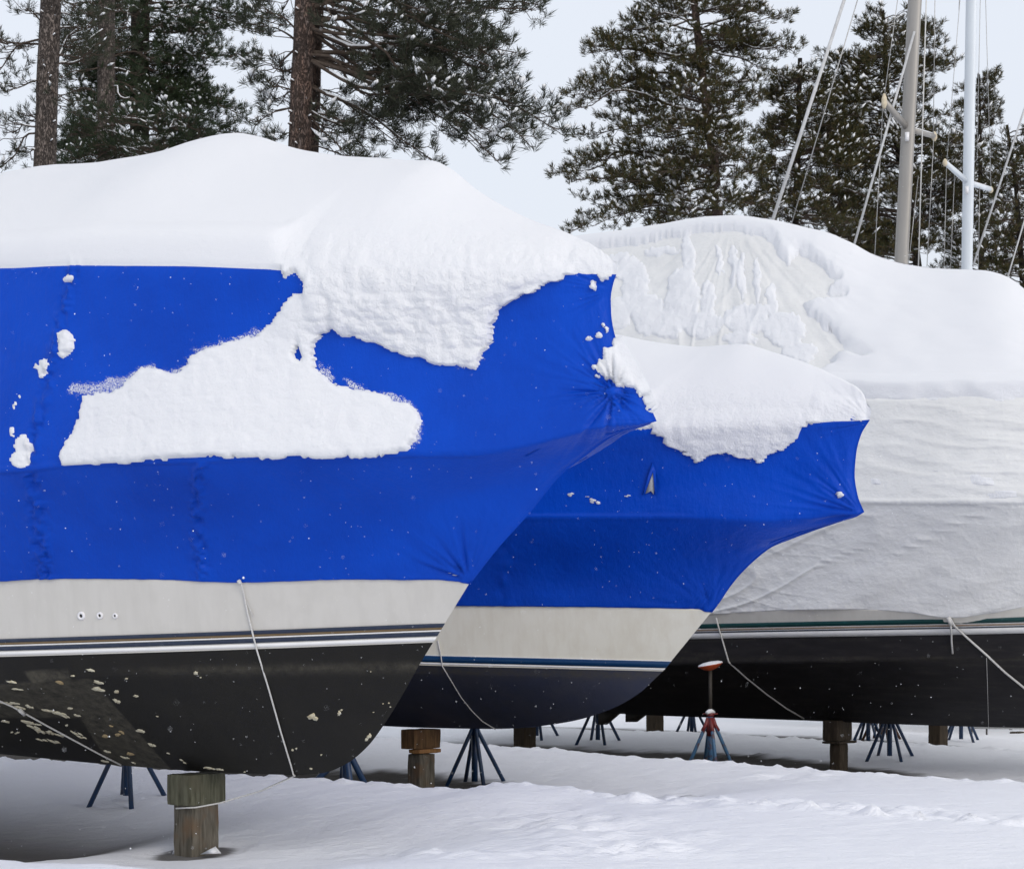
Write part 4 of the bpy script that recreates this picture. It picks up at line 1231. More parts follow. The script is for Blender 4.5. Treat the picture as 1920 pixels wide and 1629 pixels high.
# ------------------------------------------------------------------ boat stands
def stand(label, px, p, ytop, mats=('stand_blue',), spread=.34, hub=.66, top=1.05, rot=0.0, pad=True, zoff=0, legr=.022, name='boat_stand', pad_m='rust', padvis=False, nleg=4, dl=None):
    s, zt = px_on_p(px, ytop, p)
    X, Y = sp2xy(s, p)
    zg = gz(X, Y) + zoff
    root = empty(name, (X, Y, zg))
    tag(root, label, 'boat stand', 'steel stands propping the boats')
    m = M[mats[0]]; m2 = M[mats[-1]]
    T = top; hb = hub
    mb = MB(); mb.tube([(0, 0, .04), (0, 0, hb)], .034, 12); mb.build('post', m, root)
    mb = MB(); mb.tube([(0, 0, hb - .02), (0, 0, T - .03)], .022, 10); mb.build('screw', M['rust' if mats[0] != 'stand_pale' else 'metal_dark'], root)
    mb = MB(); mb.tube([(0, 0, hb - .01), (0, 0, hb + .03)], .045, 12)
    mb.tube([(-.09, 0, hb + .02), (.09, 0, hb + .02)], .010, 6); mb.build('nut', M['stand_red'] if mats[0] == 'stand_pale' else M['rust'], root)
    for i in range(nleg):
        a = rot * .5 + i * 2 * pi / nleg + .12
        q = np.array([cos(a), sin(a), 0])
        fz = gz(X + q[0] * spread, Y + q[1] * spread) - zg
        mb = MB()
        mb.tube([q * .03 + [0, 0, hb - .05], q * .05 + [0, 0, hb - .10], q * (spread + .01) + [0, 0, fz - .04]], legr, 8)
        lg = mb.build('leg', m, root)
        if mats[0] == 'stand_pale' :
            mb = MB(); mb.tube([q * .028 + [0, 0, hb - .03], q * .06 + [0, 0, hb - .12], q * .10 + [0, 0, hb - .19]], legr * 1.12, 8)
            mb.build('leg_collar', M['stand_red'], lg)
    if mats[0] == 'stand_pale':
        mb = MB(); mb.tube([(0, 0, hb - .25), (0, 0, hb - .06)], .045, 12); mb.build('post_collar', M['stand_red'], root)
    # tilted dished pad on top
    mb = MB()
    k = 20; r_ = .20; V = []
    prof = [(.03, -.09), (.10, -.07), (.19, -.015), (.20, 0), (.185, .006), (0.0, .002)]
    for q_, h_ in prof:
        for i in range(k):
            a = 2 * pi * i / k
            V.append((.76 * q_ * cos(a), .76 * q_ * sin(a) * .8, h_ * .8 + .14 * q_ * cos(a)))
    mb.add(V, [(j*k+i, j*k+(i+1) % k, (j+1)*k+(i+1) % k, (j+1)*k+i) for j in range(len(prof)-1) for i in range(k)])
    pd = mb.build('pad', M[pad_m], root); pd.location = (0, 0, T)
    if padvis:
        mb = MB(); V = []
        prof = [(.20, -.002), (.19, .02), (.12, .042), (0.001, .05)]
        for q_, h_ in prof:
            for i in range(k):
                a = 2 * pi * i / k
                V.append((.76 * q_ * cos(a), .76 * q_ * sin(a) * .8, h_ * .8 + .14 * q_ * cos(a)))
        mb.add(V, [(j*k+i, j*k+(i+1) % k, (j+1)*k+(i+1) % k, (j+1)*k+i) for j in range(len(prof)-1) for i in range(k)])
        mb.build('snow_cap', M['snow'], pd)
        mb = MB(); mb.tube([(-.05, -.05, hb + .035), (.0, -.0, hb + .055), (.05, .05, hb + .035)], [.02, .035, .02], 8); mb.build('snow_cap', M['snow'], root)
    return root
stand('rust streaked blue stand left of the nearest timber stack', 238, 12.3, 1400, rot=.35)
stand('thick blue stand behind the forefoot of the nearest yacht', 648, 14.0, 1385, rot=.3, legr=.03)
stand('dark blue stand with splayed legs right of the brown block stack', 890, 17.4, 1330, rot=.42)
stand('thin dark stand showing just beyond the dark block under the navy bow', 1006, 24.9, 1320, rot=.2)
stand('blue stand below the curved navy forefoot beside the rudder', 1121, 24.7, 1320, rot=.3)
stand('short dark stand seen between the far block and the red collared stand', 1297, 29.8, 1310, rot=.1)
stand('stand with red collar and a tilted orange pad capped with snow', 1332, 21.5, 1252, mats=('stand_pale', 'stand_red'), hub=.74, top=1.36, rot=.1, pad_m='stand_orange', padvis=True)
stand('blue stand just right of the plank topped post, behind another stand', 1628, 28.6, 1320, rot=.5)
stand('blue stand in front of two others below the middle of the cruiser', 1668, 24.6, 1330, rot=.35)
stand('brown legged stand farthest back of the three under the cruiser', 1652, 30.6, 1320, mats=('rust',), rot=.15)
stand('blue stand in the far distance right of the dark far block', 1802, 31.0, 1330, rot=.6)

# galvanised trailer frame far right
tr = empty('trailer', tuple(at(1905, 1372, 36)))
tr.location.z = 0
tag(tr, 'pale metal trailer frame far behind under the right end of the cruiser', 'trailer')
def bar(name, a, b, r, par, m):
    mb = MB(); a = at(*a) - np.array(par.location); b = at(*b) - np.array(par.location)
    mb.tube([a, b], r, 6); return mb.build(name, m, par)
bar('top_rail', (1890, 1351, 36), (2060, 1353, 35.6), .02, tr, M['grey_frame'])
bar('lower_rail', (1815, 1363, 36), (2060, 1366, 35.6), .025, tr, M['grey_frame'])
bar('upright', (1895, 1351, 36), (1895, 1368, 36), .03, tr, M['grey_frame'])
bar('upright', (1990, 1351, 35.8), (1990, 1368, 35.8), .03, tr, M['grey_frame'])
bar('foot', (1822, 1363, 36), (1822, 1375, 36), .015, tr, M['metal_dark'])
bar('foot', (1850, 1364, 36), (1850, 1377, 36), .015, tr, M['metal_dark'])
bar('foot', (2040, 1364, 35.7), (2040, 1377, 35.7), .03, tr, M['metal_dark'])

# ------------------------------------------------------------------ ropes
def rope(name, pts, label, rad=.006, m='rope', extra=None):
    root = empty(name, tuple(pts[0])); tag(root, label, 'rope', 'lines holding the wraps down')
    P_ = np.array(pts) - np.array(pts[0])
    # resample with a little sag
    mb = MB(); mb.tube(P_, rad, 6); mb.build('rope_length', M[m], root)
    if extra:
        for e_ in extra:
            mb = MB(); mb.tube(np.array(e_[0]) - np.array(pts[0]), e_[1], 7); mb.build(e_[2], M[m], root)
    return root
def on(P, N, xy, off=.012): return [hit(P, N, x, y, off)[0] for x, y in xy]
a = on(W1, NW1, [(452, 1086)], .02) + on(PT1, NT1, [(458, 1110), (466, 1150), (473, 1178)], .014) + on(PB1, NB1, [(482, 1215), (505, 1290), (528, 1370), (547, 1432), (552, 1450)], .012)
blk = []
d0 = P1 / ((415 - 960) / F * ST + CT)
fr1 = at(553, 1453.5, a[-1][1]); 
dA = d0 - .02; dB = P1 / ((368 - 960) / F * ST + CT) - .24
ends = [fr1, at(490, 1482, (fr1[1] + dA) / 2), at(412, 1505, dA), at(368, 1513, dB), at(330, 1515, dB + .12)]
rope('tie_down_line', a + ends, 'white line from the nearest yacht wrap down its bow to the timber stack', .0065,
     extra=[(on(PT1, NT1, [(463, 1125), (470, 1142), (476, 1155)], .012), .0025, 'loose_end'),
            ([hit(W1, NW1, 449, 1086, .02)[0], hit(W1, NW1, 454, 1092, .03)[0]], .014, 'knot')])
rope('tie_down_line', on(PB1, NB1, [(-60, 1288), (0, 1311), (25, 1322), (45, 1333), (90, 1358), (140, 1385), (190, 1412), (228, 1431)], .012), 'white line slanting across the chipped underside of the nearest yacht', .007,
     extra=[(on(PB1, NB1, [(38, 1326), (47, 1334)], .02), .016, 'knot')])
rope('tie_down_line', on(PT2, NT2, [(822, 1200), (827, 1225)], .012) + on(PB2, NB2, [(830, 1247), (845, 1272), (865, 1305), (885, 1330), (905, 1350), (930, 1365)], .012), 'thin white line curving down the navy bottom of the middle yacht', .006)
rope('tie_down_line', on(PT3, NT3, [(1345, 1156), (1352, 1182)], .03) + on(PB3, NB3, [(1358, 1205), (1368, 1240), (1400, 1268), (1440, 1300), (1475, 1325), (1508, 1344)], .02), 'white line bending at the orange pad and running under the cruiser', .010)
rope('tie_down_line', on(PT3, NT3, [(1783, 1158), (1790, 1168)], .04) + on(PB3, NB3, [(1815, 1195), (1850, 1226), (1885, 1258), (1925, 1290), (1975, 1330)], .02), 'white webbing line slanting to the right edge from the knot under the white wrap', .013,
     extra=[([hit(PT3, NT3, 1780, 1157, .05)[0], hit(PT3, NT3, 1784, 1165, .05)[0]], .022, 'knot'),
            (on(PT3, NT3, [(1783, 1163), (1785, 1180)], .05) + on(PB3, NB3, [(1785, 1200), (1787, 1223)], .03), .011, 'loose_end')])
rope('tie_down_line', on(PB3, NB3, [(1850, 1232), (1852, 1290), (1854, 1362)], .012), 'hair thin grey line hanging straight down the dark hull of the cruiser', .003)

# ------------------------------------------------------------------ two sailing boats standing behind
def sailboat(label, p, mastx0, masty0, mastx1, masty1, rm, m, stays, spreader, lines_, T_):
    d = p / ((mastx1 - 960) / F * ST + CT)
    base = at(mastx1, masty1, d)
    root = empty('sailboat', (base[0], base[1], 0))
    tag(root, label, 'sailboat', 'sailing boats behind the white wrapped cruiser')
    L0 = np.array([base[0], base[1], 0])
    # hull (hidden by the cruiser from here): canoe body, fin keel, cabin under grey tarp
    nu, nv = 40, 16; u = np.linspace(-5, 5, nu); V = []
    for i, uu in enumerate(u):
        w = 1.5 * max(1 - (abs(uu) / 5.05) ** 2.4, .01); kz = .95 + .5 * (abs(uu) / 5) ** 3
        for j in range(nv):
            a = pi * j / (nv - 1)
            V.append(L0 + np.array([CT, -ST, 0]) * (uu - .6) + np.array([ST, CT, 0]) * w * cos(a) + np.array([0, 0, 2.1 - (2.1 - kz) * sin(a) ** .7]))
    mb = MB(); mb.add(V, grid_quads(nu, nv)); o = mb.build('hull', M['gel3']); world_parent(o, root)
    V = []
    for i, uu in enumerate(u):
        w = 1.5 * max(1 - (abs(uu) / 5.05) ** 2.4, .01)
        for j in range(nv):
            a = pi * j / (nv - 1)
            V.append(L0 + np.array([CT, -ST, 0]) * (uu - .6) + np.array([ST, CT, 0]) * w * cos(a) + np.array([0, 0, 2.1 + .9 * w / 1.5 * sin(a)]))
    mb = MB(); mb.add(V, grid_quads(nu, nv, True)); o = mb.build('cover', M['white_wrap']); world_parent(o, root)
    mb = MB(); mb.box(L0 + [0, 0, .72], (.9, .08, .34), [[CT, -ST, 0], [ST, CT, 0], [0, 0, 1]]); o = mb.build('fin_keel', M['bot3'], smooth=False); world_parent(o, root)
    # mast: oval section with sail track, carried up out of frame
    top = at(mastx0, masty0, d); dirv = (top - base); dirv /= dirv[2]
    foot = base + dirv * (2.6 - base[2]); head = base + dirv * (base[2] * 0 + 9.4)
    mb = MB(); k = 18; fore = np.array([CT, -ST, 0]); side_ = np.array([ST, CT, 0])
    V = []
    for q in np.linspace(0, 1, 10):
        c = foot + (head - foot) * q
        for i in range(k):
            a = 2 * pi * i / k
            V.append(c + fore * rm * 1.25 * cos(a) + side_ * rm * .8 * sin(a))
    V += [foot, head]
    q_ = [(j*k+i, j*k+(i+1) % k, (j+1)*k+(i+1) % k, (j+1)*k+i) for j in range(9) for i in range(k)]
    t_ = [(10*k, (i+1) % k, i) for i in range(k)] + [(10*k+1, 9*k+i, 9*k+(i+1) % k) for i in range(k)]
    mb.add(V, q_, t_); ms = mb.build('mast', m); world_parent(ms, root)
    mb = MB(); mb.tube([foot - fore * rm * 1.28, head - fore * rm * 1.28], rm * .16, 6); tk = mb.build('sail_track', m); tk.parent = ms
    for (xa, ya, xb, yb, r_, dz, nm) in spreader:
        A = at(xa, ya, d + (-.9 if dz < 0 else .0)); B = at(xb, yb, d + dz)
        mb = MB(); mb.tube([A if False else at(xa, ya, d), B], [r_ * 1.2, r_], 8); s_ = mb.build('spreader', m); s_.parent = ms
        mb = MB(); mb.tube([at(xa, ya - 3.5, d), at(xb, yb - 3.5, d + dz)], [r_ * .7, r_ * .5], 6); sc_ = mb.build('snow_on_spreader', M['snow']); world_parent(sc_, root)
        if nm:
            mb = MB(); mb.tube([at(xb, yb - nm, d + dz), at(xb, yb - nm * .4, d + dz), at(xb, yb + nm * .4, d + dz), at(xb, yb + nm, d + dz)], [.015, .04, .045, .02], 10); t2 = mb.build('spreader_boot', M['boot_tip']); t2.parent = ms
    mb = MB(); c = at(spreader[0][0] + 1, spreader[0][1] + 16, d - .12); mb.tube([c + [0, 0, .06], c - [0, 0, .07]], [.035, .03], 8); mb.build('mast_light', M['fitting']).parent = ms
    for (xa, ya, xb, yb, dz, r_, mm, nm) in stays:
        mb = MB(); mb.tube([at(xa, ya, d + dz * .3), at(xb, yb, d + dz)], r_, 6); o = mb.build(nm, M[mm]); world_parent(o, root)
    return root
def up(x0, y0, x1, y1, yt=-120):   # extend a stay upwards beyond the frame
    return x0 + (x1 - x0) * (yt - y0) / (y1 - y0), yt, x1, y1
sailboat('sailing boat whose thick grey mast leans slightly right', 29.0, 1716, 0, 1690, 498, .088, M['mast_grey'],
         [(*up(1583, 0, 1440, 440), -1.0, .030, 'stay', 'furled_forestay'), (*up(1608, 0, 1484, 420), .6, .009, 'wire', 'stay'), (*up(1706, 90, 1600, 465, 60), -.4, .020, 'stay', 'furled_forestay'),
          (*up(1683, 0, 1656, 195), -.5, .006, 'wire', 'shroud'), (1656, 195, 1640, 480, -.5, .006, 'wire', 'shroud'), (*up(1753, 0, 1750, 255), .5, .006, 'wire', 'shroud'),
          (1751, 255, 1738, 500, .5, .006, 'wire', 'shroud'), (*up(1735, 60, 1722, 500), -.2, .010, 'rope', 'halyard'), (1722, 330, 1703, 500, -.2, .006, 'wire', 'stay')],
         [(1700, 240, 1658, 190, .045, -.5, 14), (1712, 245, 1752, 256, .04, .6, 9)], None, 0)
sailboat('sailing boat with the bright white upright mast', 35.0, 1822, 0, 1813, 520, .082, M['mast_white'],
         [(*up(1800, 0, 1775, 305), -.5, .006, 'wire', 'shroud'), (1775, 305, 1770, 505, -.5, .006, 'wire', 'shroud'), (1790, 325, 1782, 505, -.3, .006, 'wire', 'shroud'),
          (*up(1848, 0, 1858, 350), .5, .006, 'wire', 'shroud'), (1837, 350, 1834, 510, .5, .006, 'wire', 'shroud'), (*up(1795, 120, 1798, 20), -.2, .005, 'wire', 'halyard'), (*up(1838, 0, 1832, 300), .2, .006, 'wire', 'halyard'),
          (*up(1924, 195, 1824, 500), -.8, .020, 'stay', 'furled_forestay'), (*up(1925, 400, 1888, 525, 380), -.8, .014, 'stay', 'stay')],
         [(1812, 340, 1772, 305, .045, -.5, 7), (1824, 346, 1858, 356, .04, .6, 6)], None, 0)

# ------------------------------------------------------------------ trees
def bark_mat(name, c1, c2, c3):
    def ext(m, n, l, b, tc):
        mp = n.new('ShaderNodeMapping'); mp.inputs['Scale'].default_value = (1, 1, .28)
        l.new(tc.outputs['Object'], mp.inputs[0])
        v = n.new('ShaderNodeTexVoronoi'); v.feature = 'DISTANCE_TO_EDGE'; v.inputs['Scale'].default_value = 19
        t = n.new('ShaderNodeTexNoise'); t.inputs['Scale'].default_value = 9; t.inputs['Detail'].default_value = 7
        l.new(mp.outputs[0], t.inputs['Vector'])
        mxv = n.new('ShaderNodeMix'); mxv.data_type = 'VECTOR'; mxv.inputs['Factor'].default_value = .45
        l.new(mp.outputs[0], mxv.inputs['A']); l.new(t.outputs['Color'], mxv.inputs['B']); l.new(mxv.outputs['Result'], v.inputs['Vector'])
        r = n.new('ShaderNodeMapRange'); r.inputs['From Max'].default_value = .20; r.inputs['To Min'].default_value = .10; l.new(v.outputs['Distance'], r.inputs['Value'])
        cr = n.new('ShaderNodeValToRGB'); cr.color_ramp.elements[0].position = .35; cr.color_ramp.elements[0].color = (*c2, 1)
        cr.color_ramp.elements[1].position = .65; cr.color_ramp.elements[1].color = (*c3, 1); l.new(t.outputs[0], cr.inputs[0])
        mx = n.new('ShaderNodeMix'); mx.data_type = 'RGBA'; mx.inputs['A'].default_value = (*c1, 1)
        l.new(cr.outputs[0], mx.inputs['B']); l.new(r.outputs[0], mx.inputs['Factor']); l.new(mx.outputs['Result'], b.inputs['Base Color'])
        ad = n.new('ShaderNodeMath'); ad.operation = 'ADD'; l.new(r.outputs[0], ad.inputs[0]); l.new(t.outputs[0], ad.inputs[1])
        bp = n.new('ShaderNodeBump'); bp.inputs['Distance'].default_value = .045; l.new(ad.outputs[0], bp.inputs['Height']); l.new(bp.outputs[0], b.inputs['Normal'])
    return mat(name, rough=.95, spec=.1, build=ext)
M['bark_red'] = bark_mat('red_pine_bark', (.045, .036, .032), (.13, .105, .095), (.20, .135, .108))
M['bark_grey'] = bark_mat('grey_bark', (.05, .043, .039), (.14, .12, .11), (.21, .175, .155))
M['bark_dark'] = bark_mat('dark_bark', (.018, .016, .014), (.04, .034, .028), (.06, .05, .04))
M['twig'] = mat('twig_bark', (.06, .045, .036), .9, .1, noise=[(20, (.10, .08, .065), .4, .7)])
def needle_mat(name, c1, c2, c3):
    def ext(m, n, l, b, tc):
        g_ = n.new('ShaderNodeNewGeometry'); cr = n.new('ShaderNodeValToRGB')
        cr.color_ramp.elements[0].color = (*c1, 1); cr.color_ramp.elements[1].color = (*c3, 1)
        e_ = cr.color_ramp.elements.new(.55); e_.color = (*c2, 1)
        l.new(g_.outputs['Random Per Island'], cr.inputs[0]); l.new(cr.outputs[0], b.inputs['Base Color'])
    return mat(name, rough=.6, spec=.2, build=ext)
M['needle_green'] = needle_mat('dark_needles', (.014, .024, .010), (.022, .036, .015), (.035, .048, .022))
M['needle_grey'] = needle_mat('grey_green_needles', (.020, .025, .015), (.034, .040, .024), (.055, .058, .040))
M['needle_olive'] = needle_mat('olive_needles', (.020, .024, .008), (.042, .043, .014), (.085, .058, .022))

def unit(v): return v / (np.linalg.norm(v, axis=-1)[..., None] + 1e-9)
def pine(label, trunk, d, rad, prim, needles, bark, tuftlen=.14, nneedle=16, snowp=.35, seed=0, dens=1.0, sub=7, name='pine_tree', group='pines behind the boats', width=.011, snow_s=1.0, twigr=.006):
    """trunk: photo points top->bottom at distance d; prim: list of (trunk y, tip x, tip y, tip depth offset)"""
    rr = random.Random(seed); rg = np.random.default_rng(seed)
    tp = np.array([at(x, y, d) for x, y in trunk])
    foot = tp[-1].copy(); foot[2] = 0; foot[0] += (tp[-1][0] - tp[0][0]) / max(tp[0][2] - tp[-1][2], .1) * tp[-1][2] * .4
    base = foot
    root = empty(name, (base[0], base[1], 0)); tag(root, label, 'tree', group)
    full = np.vstack([tp, foot + [0, 0, -.2]])
    zt = full[:, 2]
    n = 40; zs = np.linspace(full[0, 2], -.2, n)
    cx = np.interp(zs, zt[::-1], full[::-1, 0]); cy = np.interp(zs, zt[::-1], full[::-1, 1])
    r0, r1 = rad
    rz = np.interp(zs, [0, full[0, 2]], [r1 * 1.25, r0])
    mb = MB(); k = 20
    ctr = np.stack([cx, cy, zs], -1)
    a = np.arange(k) / k * 2 * pi
    V = ctr[:, None] + rz[:, None, None] * np.stack([np.cos(a), np.sin(a), 0 * a], -1)[None] * (1 + .05 * vnoise(np.stack([np.cos(a)[None] * 2 + 0 * zs[:, None], np.sin(a)[None] * 2 + 0 * zs[:, None], zs[:, None] * 1.5 + 0 * a[None]], -1), seed))[..., None]
    q = grid_quads(n, k); i = np.arange(n - 1) * k
    q = np.vstack([q, np.stack([i + k - 1, i, i + k, i + 2 * k - 1], -1)])
    mb.add(V.reshape(-1, 3), q)
    o = mb.build('trunk', M[bark]); world_parent(o, root)
    if r1 > .19 and d < 45:
        for kk in range(9):
            zz = rr.uniform(full[-2, 2], full[0, 2]); aa = rr.uniform(-2.6, -.5)
            c_ = np.array([np.interp(zz, zt[::-1], full[::-1, 0]), d, zz]) + np.array([cos(aa), sin(aa), 0]) * r1 * .95
            mb2 = MB(); mb2.tube([c_, c_ + np.array([cos(aa), sin(aa), .2]) * .07], [.02, .014], 6); st = mb2.build('branch_stub', M[bark]); world_parent(st, root)
            mb2 = MB(); mb2.tube([c_ + [0, 0, .018], c_ + np.array([cos(aa), sin(aa), .2]) * .05 + [0, 0, .03]], [.022, .012], 6); sc2 = mb2.build('snow_on_stub', M['snow_tree']); world_parent(sc2, root)
    # branches
    bm_ = MB(); snb = MB(); tufts = []; tdir = []
    def limb(A, B, r_, up_, wig, nseg=9):
        t = np.linspace(0, 1, nseg)[:, None]
        L = np.linalg.norm(B - A)
        C = A + (B - A) * t + np.array([0, 0, 1]) * (up_ * L * np.sin(pi * t) )
        C = C + wig * L * np.sin(pi * t) * np.stack([vnoise(np.stack([t[:, 0] * 3 + rr.random() * 99, t[:, 0] * 0, t[:, 0] * 0], -1), i) for i in (1, 2, 3)], -1)
        return C
    for (ty, bx, by, dz) in prim:
        ti = np.interp(H + (HZ - ty) / F * d, zt[::-1], full[::-1, 0]); A = np.array([ti, d, H + (HZ - ty) / F * d])
        B = at(bx, by, d + dz); L = np.linalg.norm(B - A)
        if L < .3: continue
        hang = rr.uniform(.01, .10)
        C = limb(A, B, 0, hang, .10, 12)
        rb = min(.012 + .0075 * L, r1 * .24)
        bm_.tube(C, np.linspace(rb, twigr * 1.2, 12), 6, cap=False)
        if rr.random() < .5 * (snowp > 0):
            m_ = C[2:9] + [0, 0, rb * .9]; snb.tube(m_, np.linspace(rb * .75, .007, 7), 5)
        dir0 = unit(B - A)
        ns = int(L * sub * dens) + 3
        for j in range(ns):
            f = .22 + .78 * (j + rr.random()) / ns
            if rr.random() < .25 * (1 - f): continue
            c = C[0] * 0; ii = f * 11; i0 = min(int(ii), 10); c = C[i0] + (C[i0 + 1] - C[i0]) * (ii - i0)
            sl_ = (1 - f) ** .7 * L * .42 + .28
            sl_ = min(sl_, 1.5) * rr.uniform(.6, 1.15)
            sidev = unit(np.cross(dir0, [0, 0, 1.])) * (1 if j % 2 else -1)
            dv = unit(dir0 * rr.uniform(.5, 1.1) + sidev * rr.uniform(.4, 1.1) + np.array([0, 0, rr.uniform(-.25, .45)]))
            E = c + dv * sl_
            C2 = limb(c, E, 0, -.05, .14, 6)
            bm_.tube(C2, np.linspace(twigr * 1.6, twigr * .7, 6), 4, cap=False)
            nt_ = max(2, int(sl_ * 6.5 * dens))
            for q2 in range(nt_):
                g2 = .3 + .7 * (q2 + 1) / nt_
                jj = g2 * 5; j0 = min(int(jj), 4); c2 = C2[j0] + (C2[j0+1] - C2[j0]) * (jj - j0)
                if q2 < nt_ - 1:
                    dv2 = unit(dv * .6 + np.array([rr.uniform(-1, 1), rr.uniform(-1, 1), rr.uniform(-.2, 1.0)]))
                    l2 = rr.uniform(.08, .26)
                    e2_ = c2 + dv2 * l2
                    bm_.tube([c2, e2_], [twigr * .7, twigr * .5], 3, cap=False)
                else: dv2 = unit(dv + np.array([0, 0, .5])); e2_ = c2
                tufts.append(e2_); tdir.append(unit(dv2 + np.array([0, 0, .75])))
    o = bm_.build('branches', M['twig']); world_parent(o, root); o['kind'] = 'stuff'
    # needle tufts
    T_ = np.array(tufts); Dr = np.array(tdir); nT = len(T_)
    ref = np.where(np.abs(Dr[:, 2:3]) < .9, np.array([[0, 0, 1.]]), np.array([[1., 0, 0]]))
    A_ = unit(np.cross(Dr, ref)); B_ = np.cross(Dr, A_)
    ph = rg.random((nT, nneedle)) * 2 * pi; sp_ = rg.uniform(.15, 1.05, (nT, nneedle)); ln = tuftlen * rg.uniform(.75, 1.2, (nT, nneedle)) * rg.uniform(.8, 1.15, (nT, 1))
    nd = np.cos(sp_)[..., None] * Dr[:, None] + np.sin(sp_)[..., None] * (np.cos(ph)[..., None] * A_[:, None] + np.sin(ph)[..., None] * B_[:, None])
    nd[..., 2] += -.05
    st_ = T_[:, None] - Dr[:, None] * (tuftlen * rg.uniform(0, .75, (nT, nneedle)))[..., None]
    wv = unit(np.cross(nd, rg.normal(size=(nT, nneedle, 3)))) * width * .5
    tipv = st_ + nd * ln[..., None]; mid = st_ + nd * (ln * .45)[..., None]
    V = np.stack([st_, mid + wv, tipv, mid - wv], 2)
    # one island per tuft so each tuft takes one tone: join the needles at the hub
    V = V.reshape(nT, nneedle * 4, 3)
    hub = T_[:, None] - Dr[:, None] * tuftlen * .4
    V = np.concatenate([V, hub], 1); nv = nneedle * 4 + 1
    bidx = (np.arange(nT) * nv)[:, None] + (np.arange(nneedle) * 4)[None]
    q = np.stack([bidx, bidx + 1, bidx + 2, bidx + 3], -1).reshape(-1, 4)
    o = mesh_np('crown', V.reshape(-1, 3), q, None, M[needles], None, smooth=False); world_parent(o, root)
    # snow clumps on the tufts
    cl = np.clip(.5 + 1.6 * vnoise(T_ * 1.1, seed + 70), 0, 1.4)
    pick = np.where(rg.random(nT) < snowp * cl)[0]
    if len(pick):
        ico = np.array([(0, 0, 1), (.9, 0, .3), (.28, .85, .3), (-.73, .53, .3), (-.73, -.53, .3), (.28, -.85, .3), (0, 0, -.35)])
        it = np.array([(0, i, i % 5 + 1) for i in range(1, 6)] + [(6, i % 5 + 1, i) for i in range(1, 6)])
        m_ = len(pick); sc_ = rg.uniform(.5, 1.3, (m_, 1, 1)) * np.array([.075, .035, .028]) * snow_s
        Vv = ico[None] * sc_ * (1 + .25 * rg.normal(size=(m_, 7, 1)))
        dd = Dr[pick].copy(); dd[:, 2] *= .5; dd = unit(dd); s2 = unit(np.cross(dd, [0, 0, 1.])); u2 = np.cross(s2, dd)
        Vw = Vv[..., :1] * dd[:, None] + Vv[..., 1:2] * s2[:, None] + Vv[..., 2:] * u2[:, None] + (T_[pick] + [0, 0, .035])[:, None] + dd[:, None] * .02
        tt = (np.arange(m_) * 7)[:, None, None] + it[None]
        snb.add(Vw.reshape(-1, 3), None, tt.reshape(-1, 3))
    if snb.V:
        o = snb.build('snow', M['snow_tree']); world_parent(o, root); o['kind'] = 'stuff'
    return nT

def env_prims(trunkx, y0, y1, L, Rf, n, d, seed, droop=0.0, depth=1.0, fmin=.55):
    """random limbs filling an outline given by left/right extents per photo row"""
    rr = random.Random(seed); out_ = []
    sc_ = F / d
    for i in range(n):
        y = y0 + (y1 - y0) * (i + rr.random()) / n
        a = rr.random() * 2 * pi; c = cos(a)
        ext = (Rf(y) - trunkx) if c > 0 else (trunkx - L(y))
        full = max(ext, 30) * rr.uniform(fmin, 1.0)
        w = max(abs(Rf(y) - trunkx), abs(trunkx - L(y)))
        out_.append((y - 5, trunkx + full * c, y + droop * full + rr.uniform(-20, 20), sin(a) * w / sc_ * depth * rr.uniform(.6, 1)))
    return out_
lin = lambda *p: (lambda y: float(np.interp(y, [q[1] for q in p], [q[0] for q in p])))
tot = 0
# left group
pr = env_prims(92, -60, 330, lin((-40, -60), (-30, 330)), lin((190, -60), (180, 330)), 12, 40, 5, .1, .6)
pr += [(70, -20, 150, 1.), (60, 40, 20, .5), (130, 225, 95, 1.5), (245, -20, 330, 0.5), (150, 8, 175, -.5), (140, 180, 45, 1), (90, -30, 60, 1), (240, 10, 250, .5)]
tot += pine('pine with a bare reddish grey trunk crossing the left edge trees', [(97, -60), (95, 0), (88, 170), (84, 320)], 40, (.19, .215), pr, 'needle_grey', 'bark_grey', seed=1, snowp=.2, nneedle=18)
pr = env_prims(198, -60, 300, lin((20, -60), (30, 100), (100, 300)), lin((300, -60), (300, 300)), 26, 47, 6, .15)
tot += pine('pine with a dull grey trunk half covered by dark boughs', [(200, -60), (199, 120), (200, 300)], 47, (.185, .20), pr, 'needle_green', 'bark_grey', seed=2, snowp=.25, sub=6)
Lf = lin((150, -60), (130, 60), (110, 150), (120, 215), (60, 262), (40, 300)); Rr_ = lin((480, -60), (470, 20), (440, 75), (420, 110), (410, 170), (395, 205), (450, 245), (440, 300))
pr = env_prims(262, -60, 320, Lf, Rr_, 64, 50, 7, .12, .8) + env_prims(262, 100, 200, lin((120, 0), (120, 300)), lin((415, 0), (415, 300)), 30, 50, 9, .05, .8)
pr += [(120, 470, 100, 0), (60, 480, 60, .5), (170, 450, 215, -.5), (190, 455, 250, 0), (20, 490, 30, 0), (0, 455, -10, 0), (230, 350, 285, -1), (235, 180, 280, -1), (245, 420, 270, 0), (250, 120, 275, -.6)]
tot += pine('dense dark evergreen with a blackish trunk and snow dabs left of centre', [(264, -60), (262, 120), (261, 300)], 50, (.21, .22), pr, 'needle_green', 'bark_dark', seed=3, snowp=.28, sub=8, nneedle=18, dens=1.15, width=.014)
